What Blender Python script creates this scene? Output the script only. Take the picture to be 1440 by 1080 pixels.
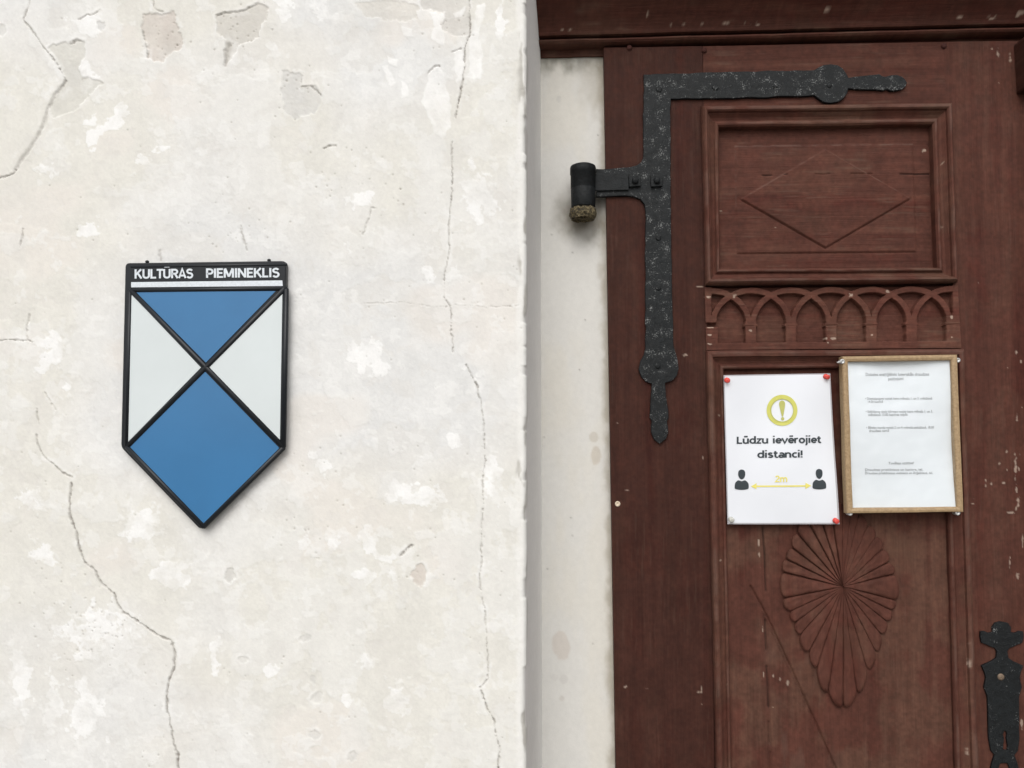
import bpy, bmesh, math
import numpy as np
from mathutils import Vector, Matrix

# ------------------------------------------------------------------ clearing
for o in list(bpy.data.objects):
    bpy.data.objects.remove(o, do_unlink=True)
SC = bpy.context.scene
COL = SC.collection

# ------------------------------------------------------------------ camera
F = 1120.0                        # focal length in pixels of the 1440 px photograph
CAM = np.array([0.0, 0.0, 1.55])
YAW, PITCH, ROLL = (math.radians(a) for a in (-3.0, 4.06, -0.21))
FW = np.array([math.sin(YAW) * math.cos(PITCH), math.cos(YAW) * math.cos(PITCH), math.sin(PITCH)])
R0 = np.array([math.cos(YAW), -math.sin(YAW), 0.0])
U0 = np.cross(R0, FW)
RT = math.cos(ROLL) * R0 + math.sin(ROLL) * U0
UP = -math.sin(ROLL) * R0 + math.cos(ROLL) * U0
cd = bpy.data.cameras.new('camera')
cd.sensor_width = 36
cd.lens = 36 * F / 1440
cd.clip_start = 0.02
cd.clip_end = 2000
cam = bpy.data.objects.new('camera', cd)
COL.objects.link(cam)
M = Matrix.Identity(4)
for i in range(3):
    M[i][0], M[i][1], M[i][2], M[i][3] = RT[i], UP[i], -FW[i], CAM[i]
cam.matrix_world = M
SC.camera = cam

# ------------------------------------------------------------------ sky, sun, exposure
SUN_EL, SUN_AZ = math.radians(44), math.radians(-7)   # azimuth from straight in front of the wall, negative = left
w = bpy.data.worlds.new('World')
SC.world = w
w.use_nodes = True
nt = w.node_tree
bg = nt.nodes['Background']
sky = nt.nodes.new('ShaderNodeTexSky')
sky.sky_type = 'NISHITA'
sky.sun_disc = False
sky.sun_elevation = SUN_EL
sky.dust_density = 3.0
sky.sun_rotation = math.radians(180) - SUN_AZ
hs = nt.nodes.new('ShaderNodeHueSaturation')
hs.inputs['Saturation'].default_value = 0.16
nt.links.new(sky.outputs[0], hs.inputs['Color'])
nt.links.new(hs.outputs[0], bg.inputs[0])
bg.inputs[1].default_value = 0.12
sd = bpy.data.lights.new('sun', 'SUN')
sd.energy = 0.95
sd.angle = math.radians(48)
sd.color = (1.0, 0.97, 0.93)
sun = bpy.data.objects.new('sun', sd)
COL.objects.link(sun)
to_sun = Vector((math.sin(SUN_AZ) * math.cos(SUN_EL), -math.cos(SUN_AZ) * math.cos(SUN_EL), math.sin(SUN_EL)))
sun.rotation_euler = to_sun.to_track_quat('Z', 'Y').to_euler()
sun.location = (-3, -4, 6)
vs = SC.view_settings
vs.view_transform = 'Standard'
vs.look = 'None'
vs.gamma = 1
vs.use_curve_mapping = False
vs.exposure = 0.47

# ------------------------------------------------------------------ geometry helpers
YW, YD, YJ = 1.36, 1.57, 1.592        # distance of the wall face, the door face, the jamb face


def P(px, py, Y):
    """point (x, z) of the upright plane at distance Y that photo position (px, py) was measured at"""
    px = np.asarray(px, float); py = np.asarray(py, float)
    d = [FW[i] * F + RT[i] * (px - 720) - UP[i] * (py - 540) for i in range(3)]
    t = Y / d[1]
    return CAM[0] + d[0] * t, CAM[2] + d[2] * t


def PXY(x, y, z):
    v = [x - CAM[0], y - CAM[1], z - CAM[2]]
    a = sum(v[i] * RT[i] for i in range(3)); b = sum(v[i] * UP[i] for i in range(3)); c = sum(v[i] * FW[i] for i in range(3))
    return 720 + F * a / c, 540 - F * b / c


_tabs = {}


def vnoise(x, y, seed):
    if seed not in _tabs:
        _tabs[seed] = np.random.RandomState(seed).rand(256, 256)
    T = _tabs[seed]
    xi = np.floor(x).astype(int); yi = np.floor(y).astype(int)
    fx = x - xi; fy = y - yi
    fx = fx * fx * fx * (fx * (fx * 6 - 15) + 10); fy = fy * fy * fy * (fy * (fy * 6 - 15) + 10)
    a = T[xi & 255, yi & 255]; b = T[(xi + 1) & 255, yi & 255]; c = T[xi & 255, (yi + 1) & 255]; d = T[(xi + 1) & 255, (yi + 1) & 255]
    return (a * (1 - fx) + b * fx) * (1 - fy) + (c * (1 - fx) + d * fx) * fy


def fbm(x, y, sx, sy=None, octv=4, seed=1, gain=.5):
    sy = sx if sy is None else sy
    s = 0; amp = 1; tot = 0
    for k in range(octv):
        s = s + amp * vnoise(x / sx * 2 ** k + 37.7 * k, y / sy * 2 ** k + 11.3 * k, seed + k)
        tot += amp; amp *= gain
    return s / tot


def sstep(a, b, x):
    t = np.clip((x - a) / (b - a), 0, 1)
    return t * t * (3 - 2 * t)


def dist_line(px, py, pts, pad=14):
    """distance to a polyline, computed only near it"""
    out = np.full(px.shape, 1e3)
    for (x0, y0), (x1, y1) in zip(pts[:-1], pts[1:]):
        m = (px > min(x0, x1) - pad) & (px < max(x0, x1) + pad) & (py > min(y0, y1) - pad) & (py < max(y0, y1) + pad)
        if not m.any():
            continue
        X = px[m] - x0; Z = py[m] - y0; dx = x1 - x0; dy = y1 - y0
        t = np.clip((X * dx + Z * dy) / (dx * dx + dy * dy + 1e-9), 0, 1)
        out[m] = np.minimum(out[m], np.hypot(X - t * dx, Z - t * dy))
    return out


def sdf_poly(px, py, poly, pad=20):
    out = np.full(px.shape, 1e3)
    xs = [p[0] for p in poly]; ys = [p[1] for p in poly]
    m = (px > min(xs) - pad) & (px < max(xs) + pad) & (py > min(ys) - pad) & (py < max(ys) + pad)
    if not m.any():
        return out
    X = px[m]; Z = py[m]
    d = dist_line(X, Z, list(poly) + [poly[0]], 1e4)
    ins = np.zeros(X.shape, bool)
    for (x0, y0), (x1, y1) in zip(poly, list(poly[1:]) + [poly[0]]):
        if y0 == y1:
            continue
        c = ((y0 > Z) != (y1 > Z)) & (X < (x1 - x0) * (Z - y0) / (y1 - y0) + x0)
        ins ^= c
    out[m] = np.where(ins, -d, d)
    return out


def mix(a, b, t):
    t = np.asarray(t)[..., None]
    return a * (1 - t) + np.asarray(b) * t


def empty(name, loc, label, cat, group=None):
    o = bpy.data.objects.new(name, None)
    o.empty_display_size = 0.05
    COL.objects.link(o)
    o.location = loc
    o['label'] = label; o['category'] = cat
    if cat in ('wall', 'lintel', 'door'):
        o['kind'] = 'thing'
    if group:
        o['group'] = group
    bpy.context.view_layer.update()
    return o


def adopt(o, parent):
    if parent is not None:
        o.parent = parent
        pm = Matrix.Translation(parent.location)
        if parent.parent is not None:
            pm = Matrix.Identity(4) if parent.type == 'MESH' else pm
        o.matrix_parent_inverse = pm.inverted()
    return o


def raw_mesh(name, V, quads, mat, parent=None, alb=None, smooth=True, tris=None):
    me = bpy.data.meshes.new(name)
    V = np.ascontiguousarray(V, np.float32)
    me.vertices.add(len(V)); me.vertices.foreach_set('co', V.ravel())
    q = np.asarray(quads, np.int32)
    n, k = q.shape
    me.loops.add(n * k); me.loops.foreach_set('vertex_index', q.ravel())
    me.polygons.add(n)
    me.polygons.foreach_set('loop_start', np.arange(0, n * k, k, dtype=np.int32))
    me.polygons.foreach_set('loop_total', np.full(n, k, np.int32))
    me.update(calc_edges=True)
    me.polygons.foreach_set('use_smooth', np.full(n, smooth, bool))
    if alb is not None:
        at = me.attributes.new('albedo', 'FLOAT_COLOR', 'POINT')
        c = np.ones((len(V), 4), np.float32); c[:, :3] = alb
        at.data.foreach_set('color', c.ravel())
    me.materials.append(mat)
    o = bpy.data.objects.new(name, me)
    COL.objects.link(o)
    return adopt(o, parent)


def grid_mesh(name, X, Y, Z, mat, parent=None, alb=None, skirt=0.0, smooth=True):
    n, m = X.shape
    V = np.stack([X, Y, Z], -1).reshape(-1, 3)
    idx = np.arange(n * m).reshape(n, m)
    q = np.stack([idx[:-1, :-1], idx[1:, :-1], idx[1:, 1:], idx[:-1, 1:]], -1).reshape(-1, 4)
    A = None if alb is None else np.broadcast_to(alb, (n, m, 3)).reshape(-1, 3)
    if skirt:
        ring = np.concatenate([idx[0, :-1], idx[:-1, -1], idx[-1, :0:-1], idx[:0:-1, 0]])
        r = len(ring); b = len(V)
        back = V[ring].copy(); back[:, 1] += skirt
        V = np.concatenate([V, V[ring], back])
        if A is not None:
            A = np.concatenate([A, A[ring], A[ring]])
        k = np.arange(r); k2 = (k + 1) % r
        q = np.concatenate([q, np.stack([b + k, b + k2, b + r + k2, b + r + k], -1)])
    return raw_mesh(name, V, q, mat, parent, A, smooth)


def relief(name, quad, Y, step, hf, af, mat, parent, skirt=0.01):
    """board in the plane Y with carved relief: quad = TL, TR, BR, BL in measured positions"""
    q = np.array(quad, float)
    nx = max(2, int(np.linalg.norm(q[1] - q[0]) / step) + 1); ny = max(2, int(np.linalg.norm(q[3] - q[0]) / step) + 1)
    s = np.linspace(0, 1, nx)[None, :, None]; t = np.linspace(0, 1, ny)[:, None, None]
    p = q[0] * (1 - s) * (1 - t) + q[1] * s * (1 - t) + q[2] * s * t + q[3] * (1 - s) * t
    px, py = p[..., 0], p[..., 1]
    x, z = P(px, py, Y)
    h = hf(px, py) if hf else np.zeros_like(px)
    return grid_mesh(name, x, Y - h, z, mat, parent, af(px, py) if af else None, skirt)


def lerp(a, b, t):
    return a[0] + (b[0] - a[0]) * t, a[1] + (b[1] - a[1]) * t


def bar(name, A0, A1, B0, B1, Y, prof, mat, parent, af, step=2.5, worn=()):
    """moulding: A0-A1 outer edge, B0-B1 inner edge, profile (u, height)"""
    L = math.hypot(A1[0] - A0[0], A1[1] - A0[1])
    n = max(2, int(L / step))
    prof2 = []
    for k, p in enumerate(prof):
        prof2.append(p)
    u = np.array([p[0] for p in prof2])[:, None]; h = np.array([p[1] for p in prof2])[:, None]
    t = np.linspace(0, 1, n)[None, :]
    A0, A1, B0, B1 = (np.array(v, float) for v in (A0, A1, B0, B1))
    ax = A0[0] + (A1[0] - A0[0]) * t; ay = A0[1] + (A1[1] - A0[1]) * t
    bx = B0[0] + (B1[0] - B0[0]) * t; by = B0[1] + (B1[1] - B0[1]) * t
    px = ax + (bx - ax) * u; py = ay + (by - ay) * u
    wob = (fbm(px, py, 60, 60, 2, 71) - .5)
    px = px + wob * 1.2; py = py + wob * 1.2
    x, z = P(px, py, Y)
    hh = h + (fbm(px, py, 30, 30, 2, 77) - .5) * .0008
    A = af(px, py)
    for uu, wd, st in worn:                       # paint rubbed off along the proud edges
        k = np.exp(-((u - uu) / wd) ** 2) * sstep(.34, .62, fbm(px, py, 26, None, 4, 79)) * st
        A = mix(A, (.155, .098, .078), np.broadcast_to(k, px.shape))
    return grid_mesh(name, x, Y - hh + 0 * px, z, mat, parent, A, 0, smooth=False)


def catmull(pts, n=6):
    pts = [np.array(p, float) for p in pts]; N = len(pts); out = []
    for i in range(N):
        p0, p1, p2, p3 = pts[i - 1], pts[i], pts[(i + 1) % N], pts[(i + 2) % N]
        for k in range(n):
            t = k / n
            out.append(.5 * ((2 * p1) + (-p0 + p2) * t + (2 * p0 - 5 * p1 + 4 * p2 - p3) * t * t + (-p0 + 3 * p1 - 3 * p2 + p3) * t ** 3))
    return [tuple(p) for p in out]


def circ(cx, cy, rx, ry=None, n=28):
    ry = ry or rx
    return [(cx + rx * math.cos(2 * math.pi * k / n), cy + ry * math.sin(2 * math.pi * k / n)) for k in range(n)]


def eval_mesh(curve, name):
    ob = bpy.data.objects.new('tmp', curve)
    COL.objects.link(ob)
    dg = bpy.context.evaluated_depsgraph_get()
    dg.update()
    me = bpy.data.meshes.new_from_object(ob.evaluated_get(dg))
    me.name = name
    bpy.data.objects.remove(ob, do_unlink=True)
    return me


def plate(name, contours, Y, thick, bevel, mat, parent, wave=None, res=2):
    """flat plate of real thickness whose outline (and holes) were measured in the plane Y; front face at Y - thick"""
    cu = bpy.data.curves.new(name, 'CURVE')
    cu.dimensions = '2D'; cu.fill_mode = 'BOTH'
    for c in contours:
        xs, zs = P([p[0] for p in c], [p[1] for p in c], Y)
        sp = cu.splines.new('POLY')
        sp.points.add(len(c) - 1)
        for k in range(len(c)):
            sp.points[k].co = (xs[k], zs[k], 0, 1)
        sp.use_cyclic_u = True
    cu.extrude = max(thick / 2 - bevel, 1e-5); cu.bevel_depth = bevel; cu.bevel_resolution = res
    if bevel:
        cu.offset = -bevel
    me = eval_mesh(cu, name)
    co = np.empty(len(me.vertices) * 3, np.float32); me.vertices.foreach_get('co', co); co = co.reshape(-1, 3)
    new = np.stack([co[:, 0], Y - thick / 2 - co[:, 2], co[:, 1]], -1)
    if wave is not None:
        new[:, 1] += wave(new[:, 0], new[:, 2])
    me.vertices.foreach_set('co', new.astype(np.float32).ravel())
    me.materials.clear(); me.materials.append(mat)
    me.polygons.foreach_set('use_smooth', np.zeros(len(me.polygons), bool))
    me.update()
    o = bpy.data.objects.new(name, me)
    COL.objects.link(o)
    return adopt(o, parent)


_cap = {}


def lettering(name, s, p0, p1, cap, Y, mat, parent, bold=0.0, wave=None, thick=0.0, space=1.0):
    """text whose baseline runs from p0 to p1 (measured), capital height cap"""
    cu = bpy.data.curves.new(name, 'FONT')
    cu.body = s; cu.size = 1; cu.offset = bold; cu.space_character = space; cu.resolution_u = 3
    cu.extrude = 0.02 if thick else 0
    me = eval_mesh(cu, name)
    if 'H' not in _cap:
        c2 = bpy.data.curves.new('h', 'FONT'); c2.body = 'H'; c2.size = 1
        m2 = eval_mesh(c2, 'h'); _cap['H'] = max(v.co.y for v in m2.vertices)
        bpy.data.meshes.remove(m2)
    co = np.empty(len(me.vertices) * 3, np.float32); me.vertices.foreach_get('co', co); co = co.reshape(-1, 3)
    x0, x1 = co[:, 0].min(), co[:, 0].max()
    u = (co[:, 0] - x0) / (x1 - x0)
    px = p0[0] + (p1[0] - p0[0]) * u
    py = p0[1] + (p1[1] - p0[1]) * u - co[:, 1] / _cap['H'] * cap
    X, Z = P(px, py, Y)
    Yv = np.full(len(X), Y)
    if thick:
        Yv = Y - (co[:, 2] / .02) * thick
    if wave is not None:
        Yv = Yv + wave(X, Z)
    me.vertices.foreach_set('co', np.stack([X, Yv, Z], -1).astype(np.float32).ravel())
    me.materials.clear(); me.materials.append(mat)
    me.update()
    o = bpy.data.objects.new(name, me)
    COL.objects.link(o)
    return adopt(o, parent)


def arc(cx, cy, rx, ry, a0, a1, n=14):
    return [(cx + rx * math.cos(math.radians(a0 + (a1 - a0) * k / n)), cy + ry * math.sin(math.radians(a0 + (a1 - a0) * k / n))) for k in range(n + 1)]


def glyphs():
    """signwriter's block letters as strokes: advance, list of polylines; cap height 1, x-height .74"""
    x = .73
    G = {}
    G['K'] = .80, [[(.10, 0), (.10, 1)], [(.66, 1), (.14, .42)], [(.30, .60), (.70, 0)]]
    G['U'] = .80, [[(.10, 1), (.10, .30)] + arc(.38, .30, .28, .23, 180, 360) + [(.66, 1)]]
    G['Ū'] = .80, [[(.10, 1), (.10, .30)] + arc(.38, .30, .28, .23, 180, 360) + [(.66, 1)], [(.12, 1.27), (.64, 1.27)]]
    G['L'] = .64, [[(.10, 1), (.10, .08), (.58, .08)]]
    G['T'] = .66, [[(.33, 0), (.33, .92)], [(.0, .92), (.66, .92)]]
    G['R'] = .76, [[(.10, 0), (.10, .92), (.38, .92)] + arc(.38, .70, .24, .22, 90, -90) + [(.10, .48)], [(.40, .46), (.66, 0)]]
    G['A'] = .78, [[(.05, 0), (.37, 1), (.70, 0)], [(.17, .28), (.58, .28)]]
    G['S'] = .70, [arc(.35, .72, .24, .20, 20, 270) + arc(.35, .28, .26, .24, 90, -155)]
    G['P'] = .72, [[(.10, 0), (.10, .92), (.38, .92)] + arc(.38, .68, .24, .24, 90, -90) + [(.10, .44)]]
    G['I'] = .30, [[(.13, 0), (.13, 1)]]
    G['E'] = .66, [[(.58, .92), (.10, .92), (.10, .08), (.60, .08)], [(.10, .51), (.54, .51)]]
    G['M'] = 1.04, [[(.10, 0), (.10, .98)], [(.13, 1), (.49, .10)], [(.49, .10), (.85, 1)], [(.88, .98), (.88, 0)]]
    G['N'] = .86, [[(.10, 0), (.10, 1)], [(.12, .94), (.68, .06)], [(.70, 0), (.70, 1)]]
    bowl = arc(.36, x / 2, .26, x / 2 - .07, 0, 360, 22)
    G['u'] = .72, [[(.10, x), (.10, .26)] + arc(.33, .26, .23, .19, 180, 330) + [(.57, .24)], [(.57, x), (.57, 0)]]
    G['ū'] = G['u'][0], G['u'][1] + [[(.14, 1.0), (.54, 1.0)]]
    G['d'] = .74, [bowl, [(.60, 1.06), (.60, 0)]]
    G['z'] = .60, [[(.06, x - .07), (.48, x - .07), (.07, .07), (.52, .07)]]
    G['i'] = .30, [[(.13, x), (.13, 0)], [(.13, .92), (.13, 1.08)]]
    G['j'] = .32, [[(.15, x), (.15, -.10)] + arc(.0, -.10, .15, .13, 0, -85, 8), [(.15, .92), (.15, 1.08)]]
    e = [(.10, .36), (.59, .36)] + arc(.35, x / 2, .25, x / 2 - .07, 5, 320, 20)
    G['e'] = .68, [e]
    G['ē'] = .68, [e, [(.15, 1.0), (.55, 1.0)]]
    G['v'] = .68, [[(.04, x), (.33, .02), (.62, x)]]
    G['r'] = .50, [[(.10, 0), (.10, x)], [(.10, .42)] + arc(.36, .42, .26, .24, 170, 75, 8)]
    G['o'] = .74, [bowl]
    G['t'] = .48, [[(.20, .94), (.20, .24)] + arc(.37, .24, .17, .18, 180, 300, 8), [(.02, x - .07), (.42, x - .07)]]
    G['s'] = .58, [arc(.29, .53, .18, .135, 25, 270) + arc(.29, .205, .20, .14, 90, -155)]
    G['a'] = .68, [[(.57, 0), (.57, .46)] + arc(.35, .46, .22, .20, 0, 140, 10), arc(.31, .21, .20, .15, 0, 360, 18)]
    G['n'] = .72, [[(.10, 0), (.10, x)], [(.10, .44)] + arc(.335, .44, .235, .22, 180, 0) + [(.57, 0)]]
    G['c'] = .60, [arc(.35, x / 2, .25, x / 2 - .07, 50, 310, 18)]
    G['!'] = .32, [[(.13, 1.0), (.13, .30)], [(.13, .16), (.13, 0)]]
    G['2'] = .66, [arc(.31, .72, .22, .21, 160, -20, 12) + [(.07, .08), (.60, .08)]]
    G['m'] = 1.06, [[(.10, 0), (.10, x)], [(.10, .46)] + arc(.30, .46, .20, .21, 180, 0) + [(.50, 0)], [(.50, .46)] + arc(.70, .46, .20, .21, 180, 0) + [(.90, 0)]]
    G[' '] = .42, []
    return G


GLYPH = glyphs()


def block_text(name, s, p0, p1, cap, Y, mat, parent, wt=.17, wave=None):
    """block lettering laid out between p0 and p1; each letter is a piece of its own made of mitred strokes"""
    grp = bpy.data.objects.new(name, None); COL.objects.link(grp); grp.empty_display_size = .01
    grp.parent = parent; grp.matrix_parent_inverse = Matrix.Translation(parent.location).inverted()
    letters = []; x = 0; layer = 0
    for ch in s:
        adv, strokes = GLYPH[ch]
        V = []; Q = []
        for pl in strokes:
            pts = []
            for p in pl:
                if not pts or math.hypot(p[0] - pts[-1][0], p[1] - pts[-1][1]) > 1e-3:
                    pts.append(np.array(p))
            closed = np.linalg.norm(pts[0] - pts[-1]) < 1e-3
            if closed:
                pts[-1] = pts[0]
            n = len(pts); b = len(V); layer += 1
            for i, p in enumerate(pts):
                if closed and i in (0, n - 1):
                    d0 = pts[-1] - pts[-2]; d1 = pts[1] - pts[0]
                else:
                    d0 = p - pts[i - 1] if i else pts[1] - p
                    d1 = pts[i + 1] - p if i < n - 1 else p - pts[i - 1]
                d0 = d0 / np.linalg.norm(d0); d1 = d1 / np.linalg.norm(d1)
                n0 = np.array([-d0[1], d0[0]]); n1 = np.array([-d1[1], d1[0]]); mm = n0 + n1
                mm = mm / max(np.linalg.norm(mm), .3); sc = min(1 / max(mm @ n0, .35), 1.9)
                for sg in (1, -1):
                    q = p + mm * sg * wt / 2 * sc
                    V.append((q[0] + x, q[1], (layer % 5) * .00004))
            for i in range(n - 1):
                Q.append((b + 2 * i, b + 2 * i + 1, b + 2 * i + 3, b + 2 * i + 2))
        if V:
            letters.append((np.array(V), Q))
        x += adv
    x0 = min(V[:, 0].min() for V, Q in letters); x1 = max(V[:, 0].max() for V, Q in letters)
    for V, Q in letters:
        u = (V[:, 0] - x0) / (x1 - x0)
        X, Z = P(p0[0] + (p1[0] - p0[0]) * u, p0[1] + (p1[1] - p0[1]) * u - V[:, 1] * cap, Y)
        Yv = Y - V[:, 2]
        if wave is not None:
            Yv = Yv + wave(X, Z)
        o = raw_mesh('letter', np.stack([X, Yv, Z], -1), Q, mat, None, smooth=False)
        o.parent = grp
    return grp


def lathe(name, prof, loc, axis, mat, parent=None, n=24, smooth=True, rough=0.0):
    """turned piece: prof = (radius, height along axis)"""
    V = []; Q = []
    for r, h in prof:
        for k in range(n):
            a = 2 * math.pi * k / n
            V.append((r * math.cos(a), r * math.sin(a), h))
    for i in range(len(prof) - 1):
        for k in range(n):
            Q.append((i * n + k, i * n + (k + 1) % n, (i + 1) * n + (k + 1) % n, (i + 1) * n + k))
    V = np.array(V)
    if rough:
        V = V + np.random.RandomState(8).normal(0, rough, V.shape)
    R = np.array(Vector(axis).normalized().to_track_quat('Z', 'Y').to_matrix())
    V = V @ R.T + np.array(loc)
    return raw_mesh(name, V, Q, mat, parent, smooth=smooth)


def box(name, lo, hi, mat, parent=None, bev=0.0, alb=None):
    bm = bmesh.new()
    bmesh.ops.create_cube(bm, size=1)
    for v in bm.verts:
        v.co = Vector([(lo[i] + hi[i]) / 2 + v.co[i] * (hi[i] - lo[i]) for i in range(3)])
    if bev:
        bmesh.ops.bevel(bm, geom=bm.edges[:], offset=bev, segments=2, affect='EDGES', profile=.6)
    me = bpy.data.meshes.new(name)
    bm.to_mesh(me); bm.free()
    if alb is not None:
        at = me.attributes.new('albedo', 'FLOAT_COLOR', 'POINT')
        at.data.foreach_set('color', np.tile(np.array([*alb, 1], np.float32), len(me.vertices)))
    me.materials.append(mat)
    o = bpy.data.objects.new(name, me)
    COL.objects.link(o)
    return adopt(o, parent)


# ------------------------------------------------------------------ materials
def mat_new(name):
    m = bpy.data.materials.new(name); m.use_nodes = True
    return m, m.node_tree, m.node_tree.nodes['Principled BSDF']


def nnoise(t, scale, detail=4, rough=.6, vec=None):
    n = t.nodes.new('ShaderNodeTexNoise')
    n.inputs['Scale'].default_value = scale; n.inputs['Detail'].default_value = detail; n.inputs['Roughness'].default_value = rough
    if vec is not None:
        t.links.new(vec, n.inputs['Vector'])
    return n.outputs['Fac']


def nramp(t, fac, stops):
    r = t.nodes.new('ShaderNodeValToRGB')
    while len(r.color_ramp.elements) < len(stops):
        r.color_ramp.elements.new(.5)
    for e, (p, c) in zip(r.color_ramp.elements, stops):
        e.position = p; e.color = (c, c, c, 1) if isinstance(c, float) else (*c, 1)
    t.links.new(fac, r.inputs[0])
    return r.outputs[0]


def nmix(t, a, b, fac, mode='MIX'):
    m = t.nodes.new('ShaderNodeMix'); m.data_type = 'RGBA'; m.blend_type = mode
    for s, v in ((m.inputs[6], a), (m.inputs[7], b), (m.inputs[0], fac)):
        if isinstance(v, (int, float)):
            s.default_value = v
        elif isinstance(v, tuple):
            s.default_value = (*v, 1)
        else:
            t.links.new(v, s)
    return m.outputs[2]


def nmap(t, scale, rot=(0, 0, 0)):
    tc = t.nodes.new('ShaderNodeTexCoord'); mp = t.nodes.new('ShaderNodeMapping')
    mp.inputs['Scale'].default_value = scale
    mp.inputs['Rotation'].default_value = rot
    t.links.new(tc.outputs['Object'], mp.inputs[0])
    return mp.outputs[0]


def nbump(t, b, h, dist, strength=1.0):
    n = t.nodes.new('ShaderNodeBump')
    n.inputs['Strength'].default_value = strength; n.inputs['Distance'].default_value = dist
    t.links.new(h, n.inputs['Height']); t.links.new(n.outputs[0], b.inputs['Normal'])


def plaster_mat():
    m, t, b = mat_new('lime_plaster')
    at = t.nodes.new('ShaderNodeAttribute'); at.attribute_name = 'albedo'
    v = nmap(t, (1, 1, 1))
    n1 = nnoise(t, 90, 5, .65, v); n2 = nnoise(t, 420, 3, .6, v)
    c = nmix(t, at.outputs['Color'], nramp(t, n1, [(.3, .965), (.7, 1.03)]), 1.0, 'MULTIPLY')
    c = nmix(t, c, nramp(t, n2, [(.25, .98), (.6, 1.01)]), 1.0, 'MULTIPLY')
    t.links.new(c, b.inputs['Base Color'])
    b.inputs['Roughness'].default_value = .88
    b.inputs['Specular IOR Level'].default_value = .25
    ad = t.nodes.new('ShaderNodeMath'); ad.operation = 'ADD'
    t.links.new(n1, ad.inputs[0]); t.links.new(n2, ad.inputs[1])
    nbump(t, b, ad.outputs[0], .0005, .35)
    return m


def wood_mat(name, vertical):
    m, t, b = mat_new(name)
    at = t.nodes.new('ShaderNodeAttribute'); at.attribute_name = 'albedo'
    sc = (260, 40, 9) if vertical else (9, 40, 260)
    g = nnoise(t, 1.0, 5, .65, nmap(t, sc))
    g2 = nnoise(t, 2.7, 4, .7, nmap(t, sc))
    blot = nnoise(t, 55, 5, .7, nmap(t, (1, 1, 1)))
    c = nmix(t, at.outputs['Color'], nramp(t, g, [(.25, .87), (.75, 1.13)]), 1.0, 'MULTIPLY')
    c = nmix(t, c, nramp(t, blot, [(.3, .84), (.7, 1.16)]), 1.0, 'MULTIPLY')
    wear = nramp(t, g2, [(.70, 0.0), (.80, .08)])
    c = nmix(t, c, (.125, .080, .065), wear)
    t.links.new(c, b.inputs['Base Color'])
    t.links.new(nramp(t, blot, [(.3, .62), (.7, .85)]), b.inputs['Roughness'])
    b.inputs['Specular IOR Level'].default_value = .13
    ad = t.nodes.new('ShaderNodeMath'); ad.operation = 'ADD'
    t.links.new(g, ad.inputs[0]); t.links.new(g2, ad.inputs[1])
    nbump(t, b, ad.outputs[0], .0012, .7)
    return m


def iron_mat(name, speck, tone=(.0036, .0046, .0052)):
    m, t, b = mat_new(name)
    v = nmap(t, (1, 1, 1))
    fine = nnoise(t, 380, 3, .7, v); patch = nnoise(t, 48, 5, .65, v); mid = nnoise(t, 130, 4, .6, v)
    th = t.nodes.new('ShaderNodeMath'); th.operation = 'MULTIPLY_ADD'
    hf = t.nodes.new('ShaderNodeMath'); hf.operation = 'MULTIPLY'; t.links.new(fine, hf.inputs[0]); hf.inputs[1].default_value = .5
    t.links.new(patch, th.inputs[0]); th.inputs[1].default_value = .48; t.links.new(hf.outputs[0], th.inputs[2])
    f = nramp(t, th.outputs[0], [(.545 - speck, 0.0), (.60 - speck, 1.0)])
    c = nmix(t, tone, tuple(2.0 * x for x in tone), nramp(t, mid, [(.4, 0.0), (.68, 1.0)]))
    c = nmix(t, c, (.17, .175, .172), f)
    t.links.new(c, b.inputs['Base Color'])
    b.inputs['Roughness'].default_value = .6
    b.inputs['Specular IOR Level'].default_value = .28
    ad = t.nodes.new('ShaderNodeMath'); ad.operation = 'ADD'
    t.links.new(mid, ad.inputs[0]); t.links.new(fine, ad.inputs[1])
    ad2 = t.nodes.new('ShaderNodeMath'); ad2.operation = 'MULTIPLY_ADD'; t.links.new(nnoise(t, 45, 2, .5, v), ad2.inputs[0]); ad2.inputs[1].default_value = 2.0; t.links.new(ad.outputs[0], ad2.inputs[2])
    nbump(t, b, ad2.outputs[0], .0015, .7)
    return m


def simple_mat(name, col, rough, spec=.5, coat=0.0, var=.06, scale=60, metal=0.0, bump=0.0):
    m, t, b = mat_new(name)
    n = nnoise(t, scale, 4, .6, nmap(t, (1, 1, 1)))
    c = nmix(t, col, nramp(t, n, [(.3, 1 - var), (.7, 1 + var)]), 1.0, 'MULTIPLY')
    t.links.new(c, b.inputs['Base Color'])
    b.inputs['Roughness'].default_value = rough; b.inputs['Specular IOR Level'].default_value = spec
    b.inputs['Coat Weight'].default_value = coat; b.inputs['Coat Roughness'].default_value = .12
    b.inputs['Metallic'].default_value = metal
    if bump:
        nbump(t, b, n, bump, .6)
    return m


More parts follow.
